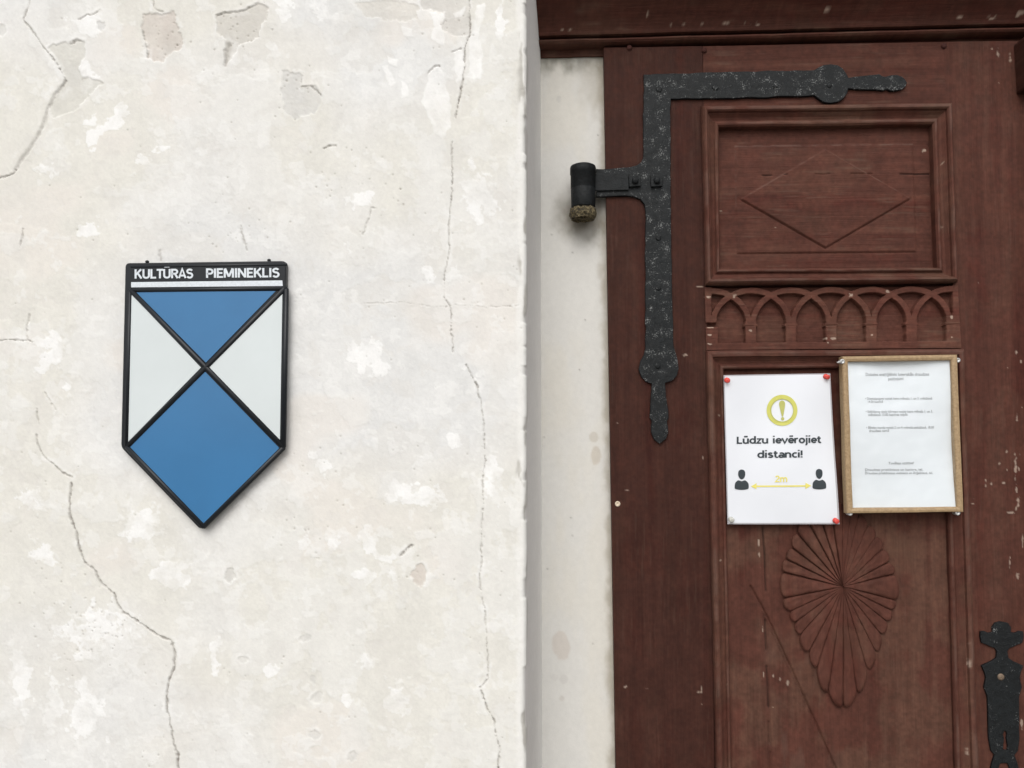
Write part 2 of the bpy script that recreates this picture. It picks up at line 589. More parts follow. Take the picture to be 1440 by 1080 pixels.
PLASTER = plaster_mat()
WOOD_V = wood_mat('painted_wood_upright', True)
WOOD_H = wood_mat('painted_wood_level', False)
IRON = iron_mat('worn_black_iron', .0)
IRON_DARK = iron_mat('black_iron', -.12)
IRON_LOCK = iron_mat('lock_iron', -.035)
BLACK_ENAMEL = simple_mat('black_enamel', (.008, .010, .013), .38, .28, .05, .12, 40, bump=.0004)
BLUE = simple_mat('blue_enamel', (.039, .158, .335), .22, .35, .12, .05, 8)
WHITE = simple_mat('white_enamel', (.585, .63, .635), .22, .4, .2, .03, 8)
LETTER = simple_mat('white_lettering', (.62, .66, .70), .45, .4, 0, .1, 300)
PAPER = simple_mat('laminated_paper', (.72, .74, .78), .3, .5, .35, .02, 10)
PAPER_2 = simple_mat('printed_paper', (.70, .745, .775), .45, .4, .1, .02, 10)
INK = simple_mat('black_ink', (.028, .038, .045), .4, .4, .2, .05, 80)
INK_GREY = simple_mat('faded_ink', (.25, .26, .27), .5)
YELLOW = simple_mat('yellow_print', (.75, .67, .16), .4, .4, .2)
OLIVE = simple_mat('olive_print', (.56, .55, .12), .4, .4, .2)
OLIVE_D = simple_mat('dark_olive_print', (.44, .44, .12), .4, .4, .2)
PIN_RED = simple_mat('red_plastic', (.68, .075, .06), .5, .5)
PIN_CLEAR = simple_mat('clear_plastic_pin', (.50, .50, .46), .25, .5)
ZINC = simple_mat('zinc_plated_steel', (.50, .50, .49), .42, .5, 0, .15, 300, .55)
BRASS = simple_mat('tarnished_brass', (.21, .155, .11), .7, .5, 0, .2, 300, .6)
CREAM = simple_mat('cream_washer', (.60, .50, .38), .5, .4)


def beech_mat():
    m, t, b = mat_new('beech_wood')
    g = nnoise(t, 1.0, 4, .6, nmap(t, (260, 260, 260)))
    c = nramp(t, g, [(.3, (.25, .165, .085)), (.7, (.40, .28, .155))])
    t.links.new(c, b.inputs['Base Color']); b.inputs['Roughness'].default_value = .6
    nbump(t, b, g, .0006, .6)
    return m


BEECH = beech_mat()


def rust_mat():
    m, t, b = mat_new('rusty_greased_pin')
    v = nmap(t, (1, 1, 1))
    g = nnoise(t, 190, 5, .7, v)
    c = nramp(t, g, [(.36, (.014, .011, .007)), (.52, (.075, .056, .024)), (.68, (.25, .20, .11))])
    t.links.new(c, b.inputs['Base Color']); b.inputs['Roughness'].default_value = .8
    nbump(t, b, g, .004, .8)
    return m


RUST = rust_mat()


def glass_mat():
    m, t, b = mat_new('thin_glass')
    for n in list(t.nodes):
        if n.type != 'OUTPUT_MATERIAL':
            t.nodes.remove(n)
    out = [n for n in t.nodes if n.type == 'OUTPUT_MATERIAL'][0]
    tr = t.nodes.new('ShaderNodeBsdfTransparent'); gl = t.nodes.new('ShaderNodeBsdfGlossy')
    gl.inputs['Roughness'].default_value = .3
    mx = t.nodes.new('ShaderNodeMixShader'); mx.inputs[0].default_value = .05
    v = nmap(t, (1, 1, 1))
    bp = t.nodes.new('ShaderNodeBump'); bp.inputs['Distance'].default_value = .02; bp.inputs['Strength'].default_value = .8
    t.links.new(nnoise(t, 14, 2, .5, v), bp.inputs['Height'])
    t.links.new(bp.outputs[0], gl.inputs['Normal'])
    t.links.new(tr.outputs[0], mx.inputs[1]); t.links.new(gl.outputs[0], mx.inputs[2])
    t.links.new(mx.outputs[0], out.inputs[0])
    return m


GLASS = glass_mat()


def ground_mat():
    m, t, b = mat_new('gravel_paving')
    v = nmap(t, (1, 1, 1))
    n = nnoise(t, 18, 8, .7, v)
    c = nramp(t, n, [(.3, (.16, .15, .135)), (.7, (.34, .325, .30))])
    t.links.new(c, b.inputs['Base Color']); b.inputs['Roughness'].default_value = .9
    nbump(t, b, n, .02, .8)
    return m


# ------------------------------------------------------------------ ground
g = raw_mesh('ground', [(-400, 2.6, 0), (400, 2.6, 0), (400, -500, 0), (-400, -500, 0)], [(0, 3, 2, 1)], ground_mat())
g['kind'] = 'structure'

# ------------------------------------------------------------------ plastered wall
wall = empty('plaster_wall', (-1.5, YW, 0), 'pale whitewashed plaster wall with cracks and flaking patches beside the door', 'wall')

CRACKS = [  # (points, width in px, darkness)
    ([(42, 0), (38, 15), (34, 30), (45, 42), (60, 65), (68, 75), (80, 90), (90, 108), (92, 112)], 1.0, .55),
    ([(92, 112), (88, 120), (77, 133), (67, 155), (62, 175), (52, 195), (40, 212), (28, 226), (22, 238)], 2.3, .36),
    ([(22, 238), (20, 244), (8, 248), (-10, 254)], 1.0, .6),
    ([(33, 322), (30, 348)], 1.0, .4), ([(41, 442), (38, 463), (39, 479)], .9, .35),
    ([(-10, 480), (0, 479), (15, 477), (30, 480), (39, 478), (48, 481)], .9, .5),
    ([(65, 552), (72, 566), (80, 578)], .8, .35), ([(52, 574), (55, 596)], .8, .4),
    ([(51, 611), (52, 624), (59, 637), (70, 649), (81, 659), (90, 666), (102, 671)], 1.0, .5),
    ([(102, 681), (100, 697), (98, 721), (107, 746), (111, 770), (120, 791)], 1.3, .7),
    ([(120, 791), (136, 805), (143, 821), (160, 835), (167, 852), (175, 862)], 1.0, .6),
    ([(175, 862), (195, 874), (212, 886), (228, 896), (242, 901), (245, 911), (246, 921), (243, 941), (238, 954), (235, 974), (235, 998), (241, 1027), (244, 1047), (249, 1059), (253, 1090)], 1.25, .75),
    ([(658, -10), (660, 28), (660, 50), (655, 67), (653, 92), (651, 111), (644, 144), (641, 167)], 1.0, .65),
    ([(636, 200), (636, 222), (635, 249), (636, 264), (634, 294), (632, 310), (632, 350), (625, 387), (625, 417), (634, 434), (635, 465), (636, 495)], .8, .5),
    ([(656, 513), (669, 539), (676, 561), (682, 602), (681, 621), (682, 650), (680, 664), (679, 713), (677, 758), (676, 823), (681, 856), (685, 893), (687, 954), (675, 966)], .75, .45),
    ([(675, 966), (685, 994), (693, 1009), (702, 1047), (700, 1095)], .9, .65),
    ([(510, 426), (540, 427), (565, 425), (602, 430), (632, 430), (661, 428), (684, 432), (713, 431), (730, 430)], .5, .13),
    ([(563, 781), (579, 768)], 1.1, .6), ([(425, 121), (437, 121), (445, 126), (451, 132)], 1.1, .5),
    ([(454, 209), (462, 206), (472, 205)], 1.1, .55), ([(636, 74), (648, 69)], 1.4, .5), ([(602, 103), (610, 95), (619, 93)], 1, .5),
    ([(110, 28), (122, 21), (131, 22), (141, 15)], 1.0, .4), ([(98, 60), (108, 56), (118, 58)], 1.2, .45),
    ([(215, -8), (217, 12), (228, 17)], 1.2, .35), ([(303, 22), (328, 17), (346, 14), (364, 3)], 1.1, .4),
    ([(339, 318), (342, 340), (346, 352)], 1.4, .4), ([(317, 93), (318, 78), (322, 62)], 2.2, .35),
    ([(224, 352), (226, 366)], 1.8, .35), ([(510, 330), (522, 294), (529, 292)], 1.0, .3),
    ([(667, 538), (672, 544)], 1.2, .6), ([(200, 42), (205, 60), (208, 80)], 1.1, .4)]
DARK_PATCH = [  # polygon, albedo, depth
    ([(199, 22), (211, 17), (236, 21), (244, 17), (250, 36), (256, 53), (254, 68), (239, 75), (228, 86), (208, 81), (207, 64), (200, 42)], (.60, .545, .495), .0015),
    ([(303, 22), (328, 18), (344, 15), (364, 3), (376, 8), (369, 31), (361, 53), (339, 61), (324, 83), (317, 93), (314, 83), (319, 56), (306, 47)], (.56, .535, .49), .0014),
    ([(75, 62), (108, 55), (119, 58), (119, 80), (112, 92), (115, 108), (144, 117), (130, 130), (119, 144), (103, 158), (75, 164), (71, 150), (83, 125), (93, 110), (83, 92), (69, 72)], (.60, .585, .535), .0011),
    ([(397, 100), (422, 100), (424, 122), (447, 122), (454, 133), (444, 155), (416, 169), (399, 161), (397, 133)], (.62, .61, .585), .0010),
    ([(591, -10), (658, -10), (658, 50), (641, 53), (622, 42), (624, 17), (594, 14)], (.60, .58, .545), .0010),
    ([(500, 2), (560, 0), (590, 10), (585, 26), (548, 30), (512, 22)], (.645, .62, .57), .0006),
    (circ(590, 808, 10, 18, 14), (.60, .545, .49), .0010),
    (circ(324, 810, 8, 10, 12), (.60, .585, .55), .0010), (circ(343, 928, 7, 6, 12), (.66, .645, .61), .0006),
    (circ(430, 898, 10, 6, 12), (.66, .645, .61), .0006), (circ(440, 953, 5, 7, 10), (.66, .645, .61), .0006),
    (circ(444, 980, 8, 8, 12), (.66, .645, .61), .0006), (circ(442, 1033, 8, 7, 12), (.66, .645, .61), .0006), (circ(497, 1062, 7, 7, 12), (.66, .645, .61), .0006),
    ([(0, 34), (6, 38), (8, 46), (2, 50), (-8, 46)], (.58, .57, .54), .0008),
    ([(136, 32), (146, 31), (149, 37), (143, 43), (137, 40)], (.62, .61, .59), .0008)]
WHITE_PATCH = [
    [(602, 103), (616, 93), (623, 103), (629, 125), (633, 156), (636, 178), (624, 194), (613, 189), (602, 167), (592, 144), (599, 122)],
    [(669, 6), (683, 4), (677, 33), (674, 56), (681, 81), (679, 111), (655, 110), (663, 94), (661, 72), (663, 50)],
    [(636, 72), (648, 69), (654, 81), (651, 111), (641, 119), (637, 97)],
    [(602, 17), (623, 19), (619, 33), (627, 56), (624, 67), (605, 56), (611, 39)],
    [(563, 35), (578, 40), (581, 50), (566, 48)], [(545, 78), (560, 84), (560, 94), (547, 90)], [(536, 95), (545, 93), (556, 118), (550, 125)],
    [(563, 113), (572, 118), (573, 134), (566, 136)], [(636, 18), (654, 10), (650, 22), (638, 24)]]
WHITE_BLOB = [(672, 272, 22, 26), (517, 498, 22, 18), (530, 515, 16, 8), (639, 387, 10, 9), (604, 387, 6, 8), (491, 354, 5, 11), (637, 621, 8, 8), (674, 528, 7, 10), (654, 514, 6, 5),
              (518, 762, 13, 15), (512, 811, 12, 11), (691, 672, 10, 26), (518, 931, 14, 12), (424, 762, 8, 11), (485, 982, 8, 7), (545, 785, 12, 6), (552, 806, 8, 9),
              (244, 807, 22, 16), (138, 893, 44, 30), (200, 738, 28, 20), (122, 1006, 22, 38), (28, 966, 14, 42), (73, 994, 10, 40), (300, 922, 7, 22), (382, 946, 9, 7),
              (167, 155, 12, 10), (230, 208, 13, 8), (202, 225, 8, 5), (125, 33, 20, 14), (120, 96, 11, 13), (139, 128, 9, 13), (130, 185, 12, 16), (65, 238, 8, 8), (283, 212, 8, 4), (380, 66, 9, 6),
              (398, 14, 9, 16), (452, 10, 10, 14), (122, 120, 10, 10), (120, 325, 15, 10), (75, 480, 20, 12), (66, 505, 14, 14), (98, 545, 6, 8), (160, 170, 12, 12), (505, 280, 16, 9), (455, 655, 14, 10), (440, 640, 8, 6),
              (590, 700, 26, 16), (560, 690, 18, 12), (560, 990, 14, 20), (300, 545, 1, 1), (706, 30, 6, 30), (45, 700, 20, 14), (470, 760, 10, 8), (60, 775, 14, 12)]


def lin(r, g, b):
    f = lambda c: ((c / 255 + .055) / 1.055) ** 2.4 if c > 10 else c / 255 / 12.92
    return np.array([f(r), f(g), f(b)])


def plaster_fields(px, py):
    """relief (m) and colour of the plaster"""
    wx = (fbm(px, py, 22, None, 4, 11) - .5) * 16 + (fbm(px, py, 6, None, 2, 61) - .5) * 5
    wy = (fbm(px, py, 22, None, 4, 21) - .5) * 16 + (fbm(px, py, 6, None, 2, 65) - .5) * 5
    qx = px + wx; qy = py + wy
    fx_n = (fbm(px, py, 9, None, 4, 111, .65) - .5) * 11; fy_n = (fbm(px, py, 9, None, 4, 121, .65) - .5) * 11
    big = fbm(px, py, 260, None, 3, 31); med = fbm(qx, qy, 70, None, 4, 41); sml = fbm(qx, qy, 26, None, 4, 51)
    A = np.empty(px.shape + (3,)); A[:] = (.676, .664, .634)
    A = mix(A, (.668, .652, .602), sstep(.48, .62, big) * .95)                               # cream areas
    A = mix(A, (.664, .662, .650), sstep(.5, .36, big) * .9)
    cl = fbm(qx, qy, 34, None, 5, 97, .68); A = A * (1 + (cl - .5) * .15)[..., None]
    gr = fbm(px, py, 3.2, None, 2, 137); A = A * (1 + (gr - .5) * .07)[..., None]; h = (gr - .5) * .00022 + (fbm(px, py, 40, 26, 3, 139) - .5) * .0005                                # cooler areas
    A = mix(A, (.70, .662, .615), sstep(.66, .78, fbm(px, py, 150, None, 3, 90)) * .6)     # faint pink
    h = h + (big - .5) * .006 + (med - .5) * .0014 + (sml - .5) * .00025
    lay = sstep(.55, .58, med * .85 + .15 * fbm(px, py, 9, None, 3, 149)); A = mix(A, (.712, .706, .685), lay * .4); h += lay * .00022
    lay2 = sstep(.40, .37, med) * sstep(.45, .55, fbm(px, py, 130, None, 2, 95)); A = mix(A, (.635, .612, .568), lay2 * .3); h -= lay2 * .00025
    lay3 = sstep(.615, .635, sml * .75 + .25 * fbm(px, py, 8, None, 3, 147)); A = mix(A, (.765, .76, .742), lay3 * .36); h += lay3 * .00014
    lay4 = sstep(.345, .31, sml); A = mix(A, (.63, .61, .575), lay4 * .3); h -= lay4 * .0001
    wm = np.full(px.shape, 9.0)
    for cx, cy, rx, ry in WHITE_BLOB:
        m = (abs(px - cx) < rx * 2 + 14) & (abs(py - cy) < ry * 2 + 14)
        if m.any():
            wm[m] = np.minimum(wm[m], np.hypot((qx[m] - cx) / rx, (qy[m] - cy) / ry))
    k = sstep(1.08, .9, wm + (fbm(px, py, 13, None, 4, 151, .65) - .5) * 2.4 + (sml - .5) * 1.2); A = mix(A, (.80, .797, .785), k * np.clip((cl - .25) * 2.4, .3, .85)); h += k * .0002
    for poly, col, dep in DARK_PATCH:
        d = sdf_poly(px + wx * .45 + fx_n * .6, py + wy * .45 + fy_n * .6, poly)
        d = d + (fbm(px, py, 4.5, None, 3, 141, .7) - .5) * 5 * sstep(.3, .6, fbm(px, py, 40, None, 2, 143))
        k = sstep(.9, -.9, d); h -= k * (dep * 1.15 + (gr - .5) * .0006)
        A = mix(A, np.array(col) * .95 * (1 + (cl - .5) * .3)[..., None], k * (.60 + .7 * (sml - .4)))
        rim = np.exp(-((d - 2.5) / 2.4) ** 2) * sstep(.4, .65, cl); A = mix(A, (.76, .75, .73), rim * .5); h += rim * .0002
    for poly in WHITE_PATCH:
        d = sdf_poly(px + wx * .55, py + wy * .55, poly); k = sstep(1.0, -1.2, d); A = mix(A, (.81, .805, .79), k * np.clip(.45 + 1.2 * (cl - .4), .35, .95)); h += k * .0004
    for pts, wd, dk in CRACKS:
        d = dist_line(px + wx * .22 + fx_n * .30, py + wy * .22 + fy_n * .30, pts)
        d = d + (fbm(px, py, 3.6, None, 3, 145, .7) - .5) * 2.6
        ww = wd * (.12 + 1.5 * fbm(px, py, 13, None, 3, 99))
        k = np.exp(-(d / ww) ** 2); h -= k * .0035 * min(1.0, dk + .2)
        A = mix(A, (.24, .22, .195), k * min(1, dk * 1.5) * np.clip(.35 + 1.3 * (gr - .1), .3, 1))
        lip = np.exp(-(d / (wd * 3.2)) ** 2); h += lip * .0003
        A = mix(A, (.62, .60, .565), lip * .25 * sstep(.4, .7, cl)); A = mix(A, (.80, .795, .78), np.exp(-((d - wd * 4) / (wd * 2)) ** 2) * .3 * sstep(.5, .65, sml))
    rs = np.random.RandomState(5)
    spots = [(rs.normal(cx, sx), rs.normal(cy, sy), rs.uniform(.5, 1.25)) for cx, cy, sx, sy, n in
             ((228, 55, 18, 16, 20), (335, 45, 18, 16, 20), (530, 245, 40, 26, 26), (100, 860, 40, 45, 36), (140, 900, 28, 24, 32), (430, 700, 30, 50, 22), (225, 1010, 22, 40, 14), (560, 780, 60, 60, 14),
              (690, 420, 26, 30, 14), (340, 330, 30, 16, 20), (410, 120, 16, 26, 16), (640, 30, 18, 20, 12)) for _ in range(n)]
    spots += [(rs.uniform(-20, 735), rs.uniform(-20, 1100), rs.uniform(.4, 1.05)) for _ in range(170)]
    for cx, cy, r in spots:
        m = (abs(px - cx) < 5) & (abs(py - cy) < 5)
        if m.any():
            k = np.exp(-((px[m] - cx) ** 2 + (py[m] - cy) ** 2) / (r * r)); h[m] -= k * .0016
            A[m] = mix(A[m], (.27, .24, .20), k * .55)
    return h, A


# corner of the opening: position from the measured edge, a little ragged
def corner_x(z):
    x0, z0 = P(740, 0, YW); x1, z1 = P(740, 1080, YW)
    return x0 + (x1 - x0) * (z - z0) / (z1 - z0)


def corner_rag(z):
    n1 = fbm(z * 1000, z * 0 + 3, 60, None, 4, 201) - .5
    chip = sstep(.60, .70, fbm(z * 1000, z * 0 + 9, 34, None, 3, 211))
    return n1 * .0016 - chip * .0024


STEP = 1.25 * YW / F
xl = float(P(-30, 540, YW)[0]); zt = float(P(300, -25, YW)[1]); zb = float(P(300, 1105, YW)[1])
xc0 = float(corner_x(1.5))
us = list(np.arange(xl - xc0, 0, STEP)); us[-1] = 0.0
g_ = STEP; u_ = us[0]; left = []
while u_ > -4.0:
    g_ *= 1.06; u_ -= g_; left.append(u_)
us = np.array(left[::-1] + us)
zs = list(np.arange(zt, zb, -STEP)); g_ = STEP; z_ = zt; top = []
while z_ < 4.6:
    g_ *= 1.08; z_ += g_; top.append(z_)
g_ = STEP; z_ = zs[-1]; bot = []
while z_ > .03:
    g_ *= 1.08; z_ -= g_; bot.append(max(z_, -.02))
zs = np.array(top[::-1] + zs + bot)
ZZ = np.repeat(zs[:, None], len(us), 1); UU = np.repeat(us[None, :], len(zs), 0)
XX = UU + corner_x(ZZ)
px_, py_ = PXY(XX, YW, ZZ)
hh, AA = plaster_fields(px_, py_)
edge = np.clip(1 + UU / .011, 0, 1)                       # rounded arris
hh = hh - .0065 * (1 - np.sqrt(np.maximum(0, 1 - edge ** 2)))
XX = XX + corner_rag(ZZ) * np.clip(1 + UU / .03, 0, 1)
strip = sstep(-.018, -.010, UU + (fbm(px_, py_, 30, None, 3, 221) - .5) * .012)
AA = mix(AA, (.74, .73, .70), strip * .8)
grime = strip * sstep(.545, .66, fbm(px_, py_, 22, 60, 4, 231))
AA = mix(AA, (.33, .31, .27), grime * .65); hh -= grime * .0012
grid_mesh('wall_face', XX, YW - hh, ZZ, PLASTER, wall, AA)

# the splayed reveal from the corner back to the jamb
nv = 70
vv = np.linspace(0, 1, nv)[None, :]
zr = zs[:, None]
xa = corner_x(zr) + corner_rag(zr)
ya = (YW - hh[:, -1])[:, None]
p0, p1 = P(760.5, 0, YJ), P(762.5, 1080, YJ)
xb = p0[0] + (p1[0] - p0[0]) * (zr - p0[1]) / (p1[1] - p0[1])
Xr = corner_x(zr) + (xb - corner_x(zr)) * vv + corner_rag(zr) * np.exp(-vv * 25); Yr = ya + (YJ + .004 - ya) * vv; Zr = zr + 0 * vv
nr = fbm(Yr * 900, Zr * 900, 60, 90, 4, 241)
Xr = Xr + (nr - .5) * .0016 * np.sin(np.pi * vv)
Ar = np.empty(Xr.shape + (3,)); Ar[:] = (.78, .765, .74)
Ar = mix(Ar, (.74, .725, .70), sstep(.5, .62, nr) * .5)
dirt = sstep(.08, .0, vv + (fbm(Yr * 900, Zr * 900, 40, 60, 3, 251) - .45) * .3) + 0 * Zr
Ar = mix(Ar, (.45, .43, .39), dirt * .4)
grid_mesh('door_reveal', Xr, Yr, Zr, PLASTER, wall, Ar)


# flat jamb between the reveal and the door
def jamb_fields(px, py):
    n = fbm(px, py, 60, 140, 4, 261); f = fbm(px, py, 14, 20, 4, 271)
    A = np.empty(px.shape + (3,)); A[:] = (.635, .62, .585)
    A = mix(A, (.64, .61, .545), sstep(.45, .65, n) * .6)
    ex = 849 + (py - 70) * 18.0 / 1010                                     # the door's edge
    d = ex - px
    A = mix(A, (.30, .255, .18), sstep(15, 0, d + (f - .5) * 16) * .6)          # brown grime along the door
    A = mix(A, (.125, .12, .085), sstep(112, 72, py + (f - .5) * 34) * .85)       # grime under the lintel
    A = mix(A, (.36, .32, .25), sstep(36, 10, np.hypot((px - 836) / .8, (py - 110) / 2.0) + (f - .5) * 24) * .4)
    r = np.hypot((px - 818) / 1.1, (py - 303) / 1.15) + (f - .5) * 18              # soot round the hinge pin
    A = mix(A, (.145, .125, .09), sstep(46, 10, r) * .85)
    for cx, cy, rx, ry, c in ((789, 908, 11, 19, (.56, .51, .46)), (780, 952, 5, 4, (.60, .58, .55)), (793, 955, 5, 6, (.57, .55, .52)), (790, 982, 4, 4, (.55, .52, .48)), (838, 640, 7, 14, (.52, .47, .40)), (835, 615, 7, 8, (.52, .48, .42)), (786, 140, 4, 6, (.56, .54, .50))):
        A = mix(A, c, sstep(1.15, .9, np.hypot((px - cx) / rx, (py - cy) / ry) + (f - .5) * .8) * .75)
    h = (n - .5) * .0025 + (f - .5) * .0005
    for cx, cy in ((803, 728), (805, 753), (823, 450), (805, 355), (841, 190), (776, 330), (815, 520), (770, 800), (834, 905), (765, 615)):
        k = np.exp(-((px - cx) ** 2 + (py - cy) ** 2) / 1.2); A = mix(A, (.15, .13, .11), k * .7)
    return h, A


zj0, zj1 = 1150, 40
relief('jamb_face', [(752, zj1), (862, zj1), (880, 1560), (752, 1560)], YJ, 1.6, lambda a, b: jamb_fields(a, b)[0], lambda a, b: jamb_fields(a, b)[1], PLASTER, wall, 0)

# the rest of the opening, outside the picture
XR = 1.82
ZO = 3.3
CP = (.70, .67, .615)
xcn = float(corner_x(2.95))


def flat(name, pts, mat, parent, alb):
    return raw_mesh(name, pts, [(0, 1, 2, 3)], mat, parent, np.array([alb] * 4), smooth=False)


flat('wall_face', [(xcn, YW, 4.6), (xcn, YW, ZO), (XR, YW, ZO), (XR, YW, 4.6)], PLASTER, wall, CP)
flat('wall_face', [(XR, YW, 4.6), (XR, YW, -.02), (6, YW, -.02), (6, YW, 4.6)], PLASTER, wall, CP)
flat('door_soffit', [(xcn - .01, YW, ZO), (xcn - .01, 1.9, ZO), (XR, 1.9, ZO), (XR, YW, ZO)], PLASTER, wall, CP)
flat('door_reveal', [(XR, YW, ZO), (XR, 1.9, ZO), (XR, 1.9, -.02), (XR, YW, -.02)], PLASTER, wall, CP)
flat('leak_blocker', [(-5, 1.9, 4.8), (-5, 1.9, -.1), (6, 1.9, -.1), (6, 1.9, 4.8)], PLASTER, wall, CP)  # unseen plane added behind the opening to stop light leaking through gaps

# iron pin built into the jamb, under the hinge knuckle
hx, hz = P(820, 262, YD - .016)
hx = float(hx); RK = 18.0 * (YD - .016) / F
zk = lambda py: float(P(820, py, YD - .016)[1])
lathe('hinge_pin', [(RK * .55, zk(296)), (RK * .98, zk(293.5)), (RK * 1.05, zk(297)), (RK * 1.08, zk(302)), (RK * .99, zk(306)), (RK * .92, zk(308.5)), (RK * .80, zk(306)), (RK * .3, zk(302)), (.0005, zk(301))],
      (hx - .001, YD - .016, 0), (0, 0, 1), RUST, wall, 40, False, .0009)
box('pin_bracket', (hx - .012, YD - .006, zk(305)), (hx + .012, YJ + .03, zk(295)), RUST, wall, .002)


# ------------------------------------------------------------------ painted wood colour
CHIP = [(1404, 77, 2.2, 8), (1395, 69, 1.4, 1.4), (1421, 82, 3, 6), (1420, 76, 1.2, 3), (1405, 116, 1, 2), (1429, 496, 1.4, 2.4), (1436, 508, 1.4, 3), (1417, 517, .9, 2), (1430, 589, 1.9, 5), (1377, 398, 5, .6), (1437, 573, 1, 1.5),
        (1416, 636, 1.5, 2.6), (1405, 652, 1.5, 2), (1428, 655, 1.7, 14), (1394, 680, 2.4, 3), (1386, 679, .9, 5), (1411, 679, 1.5, 1.4), (1429, 687, 1.4, 7), (1432, 705, 2.7, 8), (1421, 721, 5, 1.5), (1429, 715, 2, 4), (1427, 742, 1, 1), (1420, 791, .9, 10),
        (1431, 810, 4, 4), (1426, 812, 2, 3), (1438, 763, 1, 8), (1368, 708, 2, .8), (1369, 701, 3, .6), (1352, 735, .9, 4), (1437, 1020, 2, 8), (1416, 660, 1, 2), (1434, 640, 1.2, 3), (1433, 660, 1, 3),
        (965, 499, 4.5, 1.7), (868, 595, 1.4, 1.4), (882, 689, 3, .8), (987, 973, 5, 1), (988, 645, .6, 4), (984, 403, 5, .5), (909, 968, 3, 1.6), (880, 966, 2.5, 1.5), (987, 990, .8, 2), (987, 968, .7, 4),
        (1032, 418, 2.8, 3), (995, 418, 3.5, 1.8), (1141, 417.5, 5, 1.3), (1196, 416, 3, 3.2), (1248, 411, 3.3, 2.3), (1055, 465.5, 2.3, 1.8), (1169, 476, 6.5, 2), (1163, 482, 1.5, 1.4), (1225, 471, 2.4, 2), (1337, 474, 2.2, 1.8), (1337, 446, 1.7, 2), (998, 461, 4, .9), (997, 471, 3, 1.2), (997, 484, 4, 1.2),
        (1213, 768, 1.8, 3), (1114, 817, 1.8, 1.8), (1067, 763, 1.3, 5), (1069, 798, 1.3, 2.5), (1068, 780, 1, 4), (1087, 950, 1.5, 2.5), (1097, 955, 1.2, 2), (1108, 960, 1.5, 4), (1087, 995, 2, 1.6), (1073, 883, .8, 7), (1074, 952, .8, 5), (1175, 963, 2.5, 1.3), (1195, 962, 2.3, 1.6), (1197, 921, 2, 2.3),
        (1357, 900, .9, 7), (1357, 930, 1.1, 8), (1360, 955, .9, 4), (1362, 1028, 1.2, 9), (1358, 1055, .8, 5), (1013, 787, 1.1, 1.6), (1021, 962, 1, 2), (1010, 585, 1, 2), (1322, 320, 1.2, 2.2), (1300, 212, 2.5, 2.5), (1324, 231, 1, 2.5), (1090, 320, 1.5, 1), (1016, 297, 4, .7),
        (1155, 27, 4, 1.6), (908, 34, 2.2, 1.4), (1290, 31, 2, 1), (1340, 33, 6, 1.5), (1385, 33, 8, 2), (1423, 29, 6, 2), (1165, 30, 4, .8), (790, 49, 3, 1), (800, 50, 4, 1), (941, 44, 2, 2), (960, 43, 4, 1), (984, 43, 2, 1), (1015, 41, 5, .8), (1045, 42, 5, 1), (1062, 42, 4, 1.4)]


def wood_alb(direction, tone=1.0, grey=.5, seed=300, chips=True):
    def f(px, py):
        if direction == 'V':
            s1 = fbm(px, py, 9, 260, 4, seed); s2 = fbm(px, py, 26, 420, 3, seed + 10); sc = fbm(px, py, 3.0, 46, 3, seed + 20)
        else:
            s1 = fbm(px, py, 260, 9, 4, seed); s2 = fbm(px, py, 420, 26, 3, seed + 10); sc = fbm(px, py, 46, 3.0, 3, seed + 20)
        b = fbm(px, py, 60, None, 4, seed + 30); c = fbm(px, py, 4.5, None, 3, seed + 40)
        A = np.empty(px.shape + (3,)); A[:] = np.array((.075, .0285, .0200)) * tone
        A = mix(A, np.array((.070, .0200, .0140)) * tone, sstep(.45, .68, s2 * .5 + b * .5) * .9)
        A = mix(A, np.array((.086, .043, .029)) * tone, sstep(.44, .62, b * .75 + s1 * .25) * grey)
        A = A * ((0.82 + .36 * s1) * (.80 + .40 * c) * (.85 + .30 * fbm(px, py, 28, None, 4, seed + 50)))[..., None]
        A = mix(A, (.135, .085, .062), sstep(.62, .76, sc) * (.10 if direction == 'V' else .28) * sstep(.38, .6, b))
        if chips:
            for cx, cy, rx, ry in CHIP:
                m = (abs(px - cx) < rx * 2 + 3) & (abs(py - cy) < ry * 2 + 3)
                if m.any():
                    d = np.hypot((px[m] - cx) / rx, (py[m] - cy) / ry) + (c[m] - .42) * 2.4
                    A[m] = mix(A[m], (.35, .265, .21), sstep(1.2, .6, d) * .8)
        return A
    return f


def wood_h(direction, amp=.0006, seed=400):
    def f(px, py):
        if direction == 'V':
            return (fbm(px, py, 7, 160, 3, seed) - .5) * amp + (fbm(px, py, 90, 200, 2, seed + 5) - .5) * .0016
        return (fbm(px, py, 160, 7, 3, seed) - .5) * amp + (fbm(px, py, 200, 90, 2, seed + 5) - .5) * .0016
    return f


# ------------------------------------------------------------------ lintel over the door
lintel = empty('door_lintel', (.5, YD, 2.35), 'dark brown moulded timber lintel running across above the carved door', 'lintel')


def lin_bar(name, d0, d1, prof, seed, tone=1.0, slope=(-16.0 / 640)):
    x0, x1 = 755, 2060
    y = lambda x, d: 66 + (x - 760) * slope - d
    return bar(name, (x0, y(x0, d0)), (x1, y(x1, d0)), (x0, y(x0, d1)), (x1, y(x1, d1)), YD, prof, WOOD_H, lintel, wood_alb('H', tone * .92, .45, seed), 2.0)


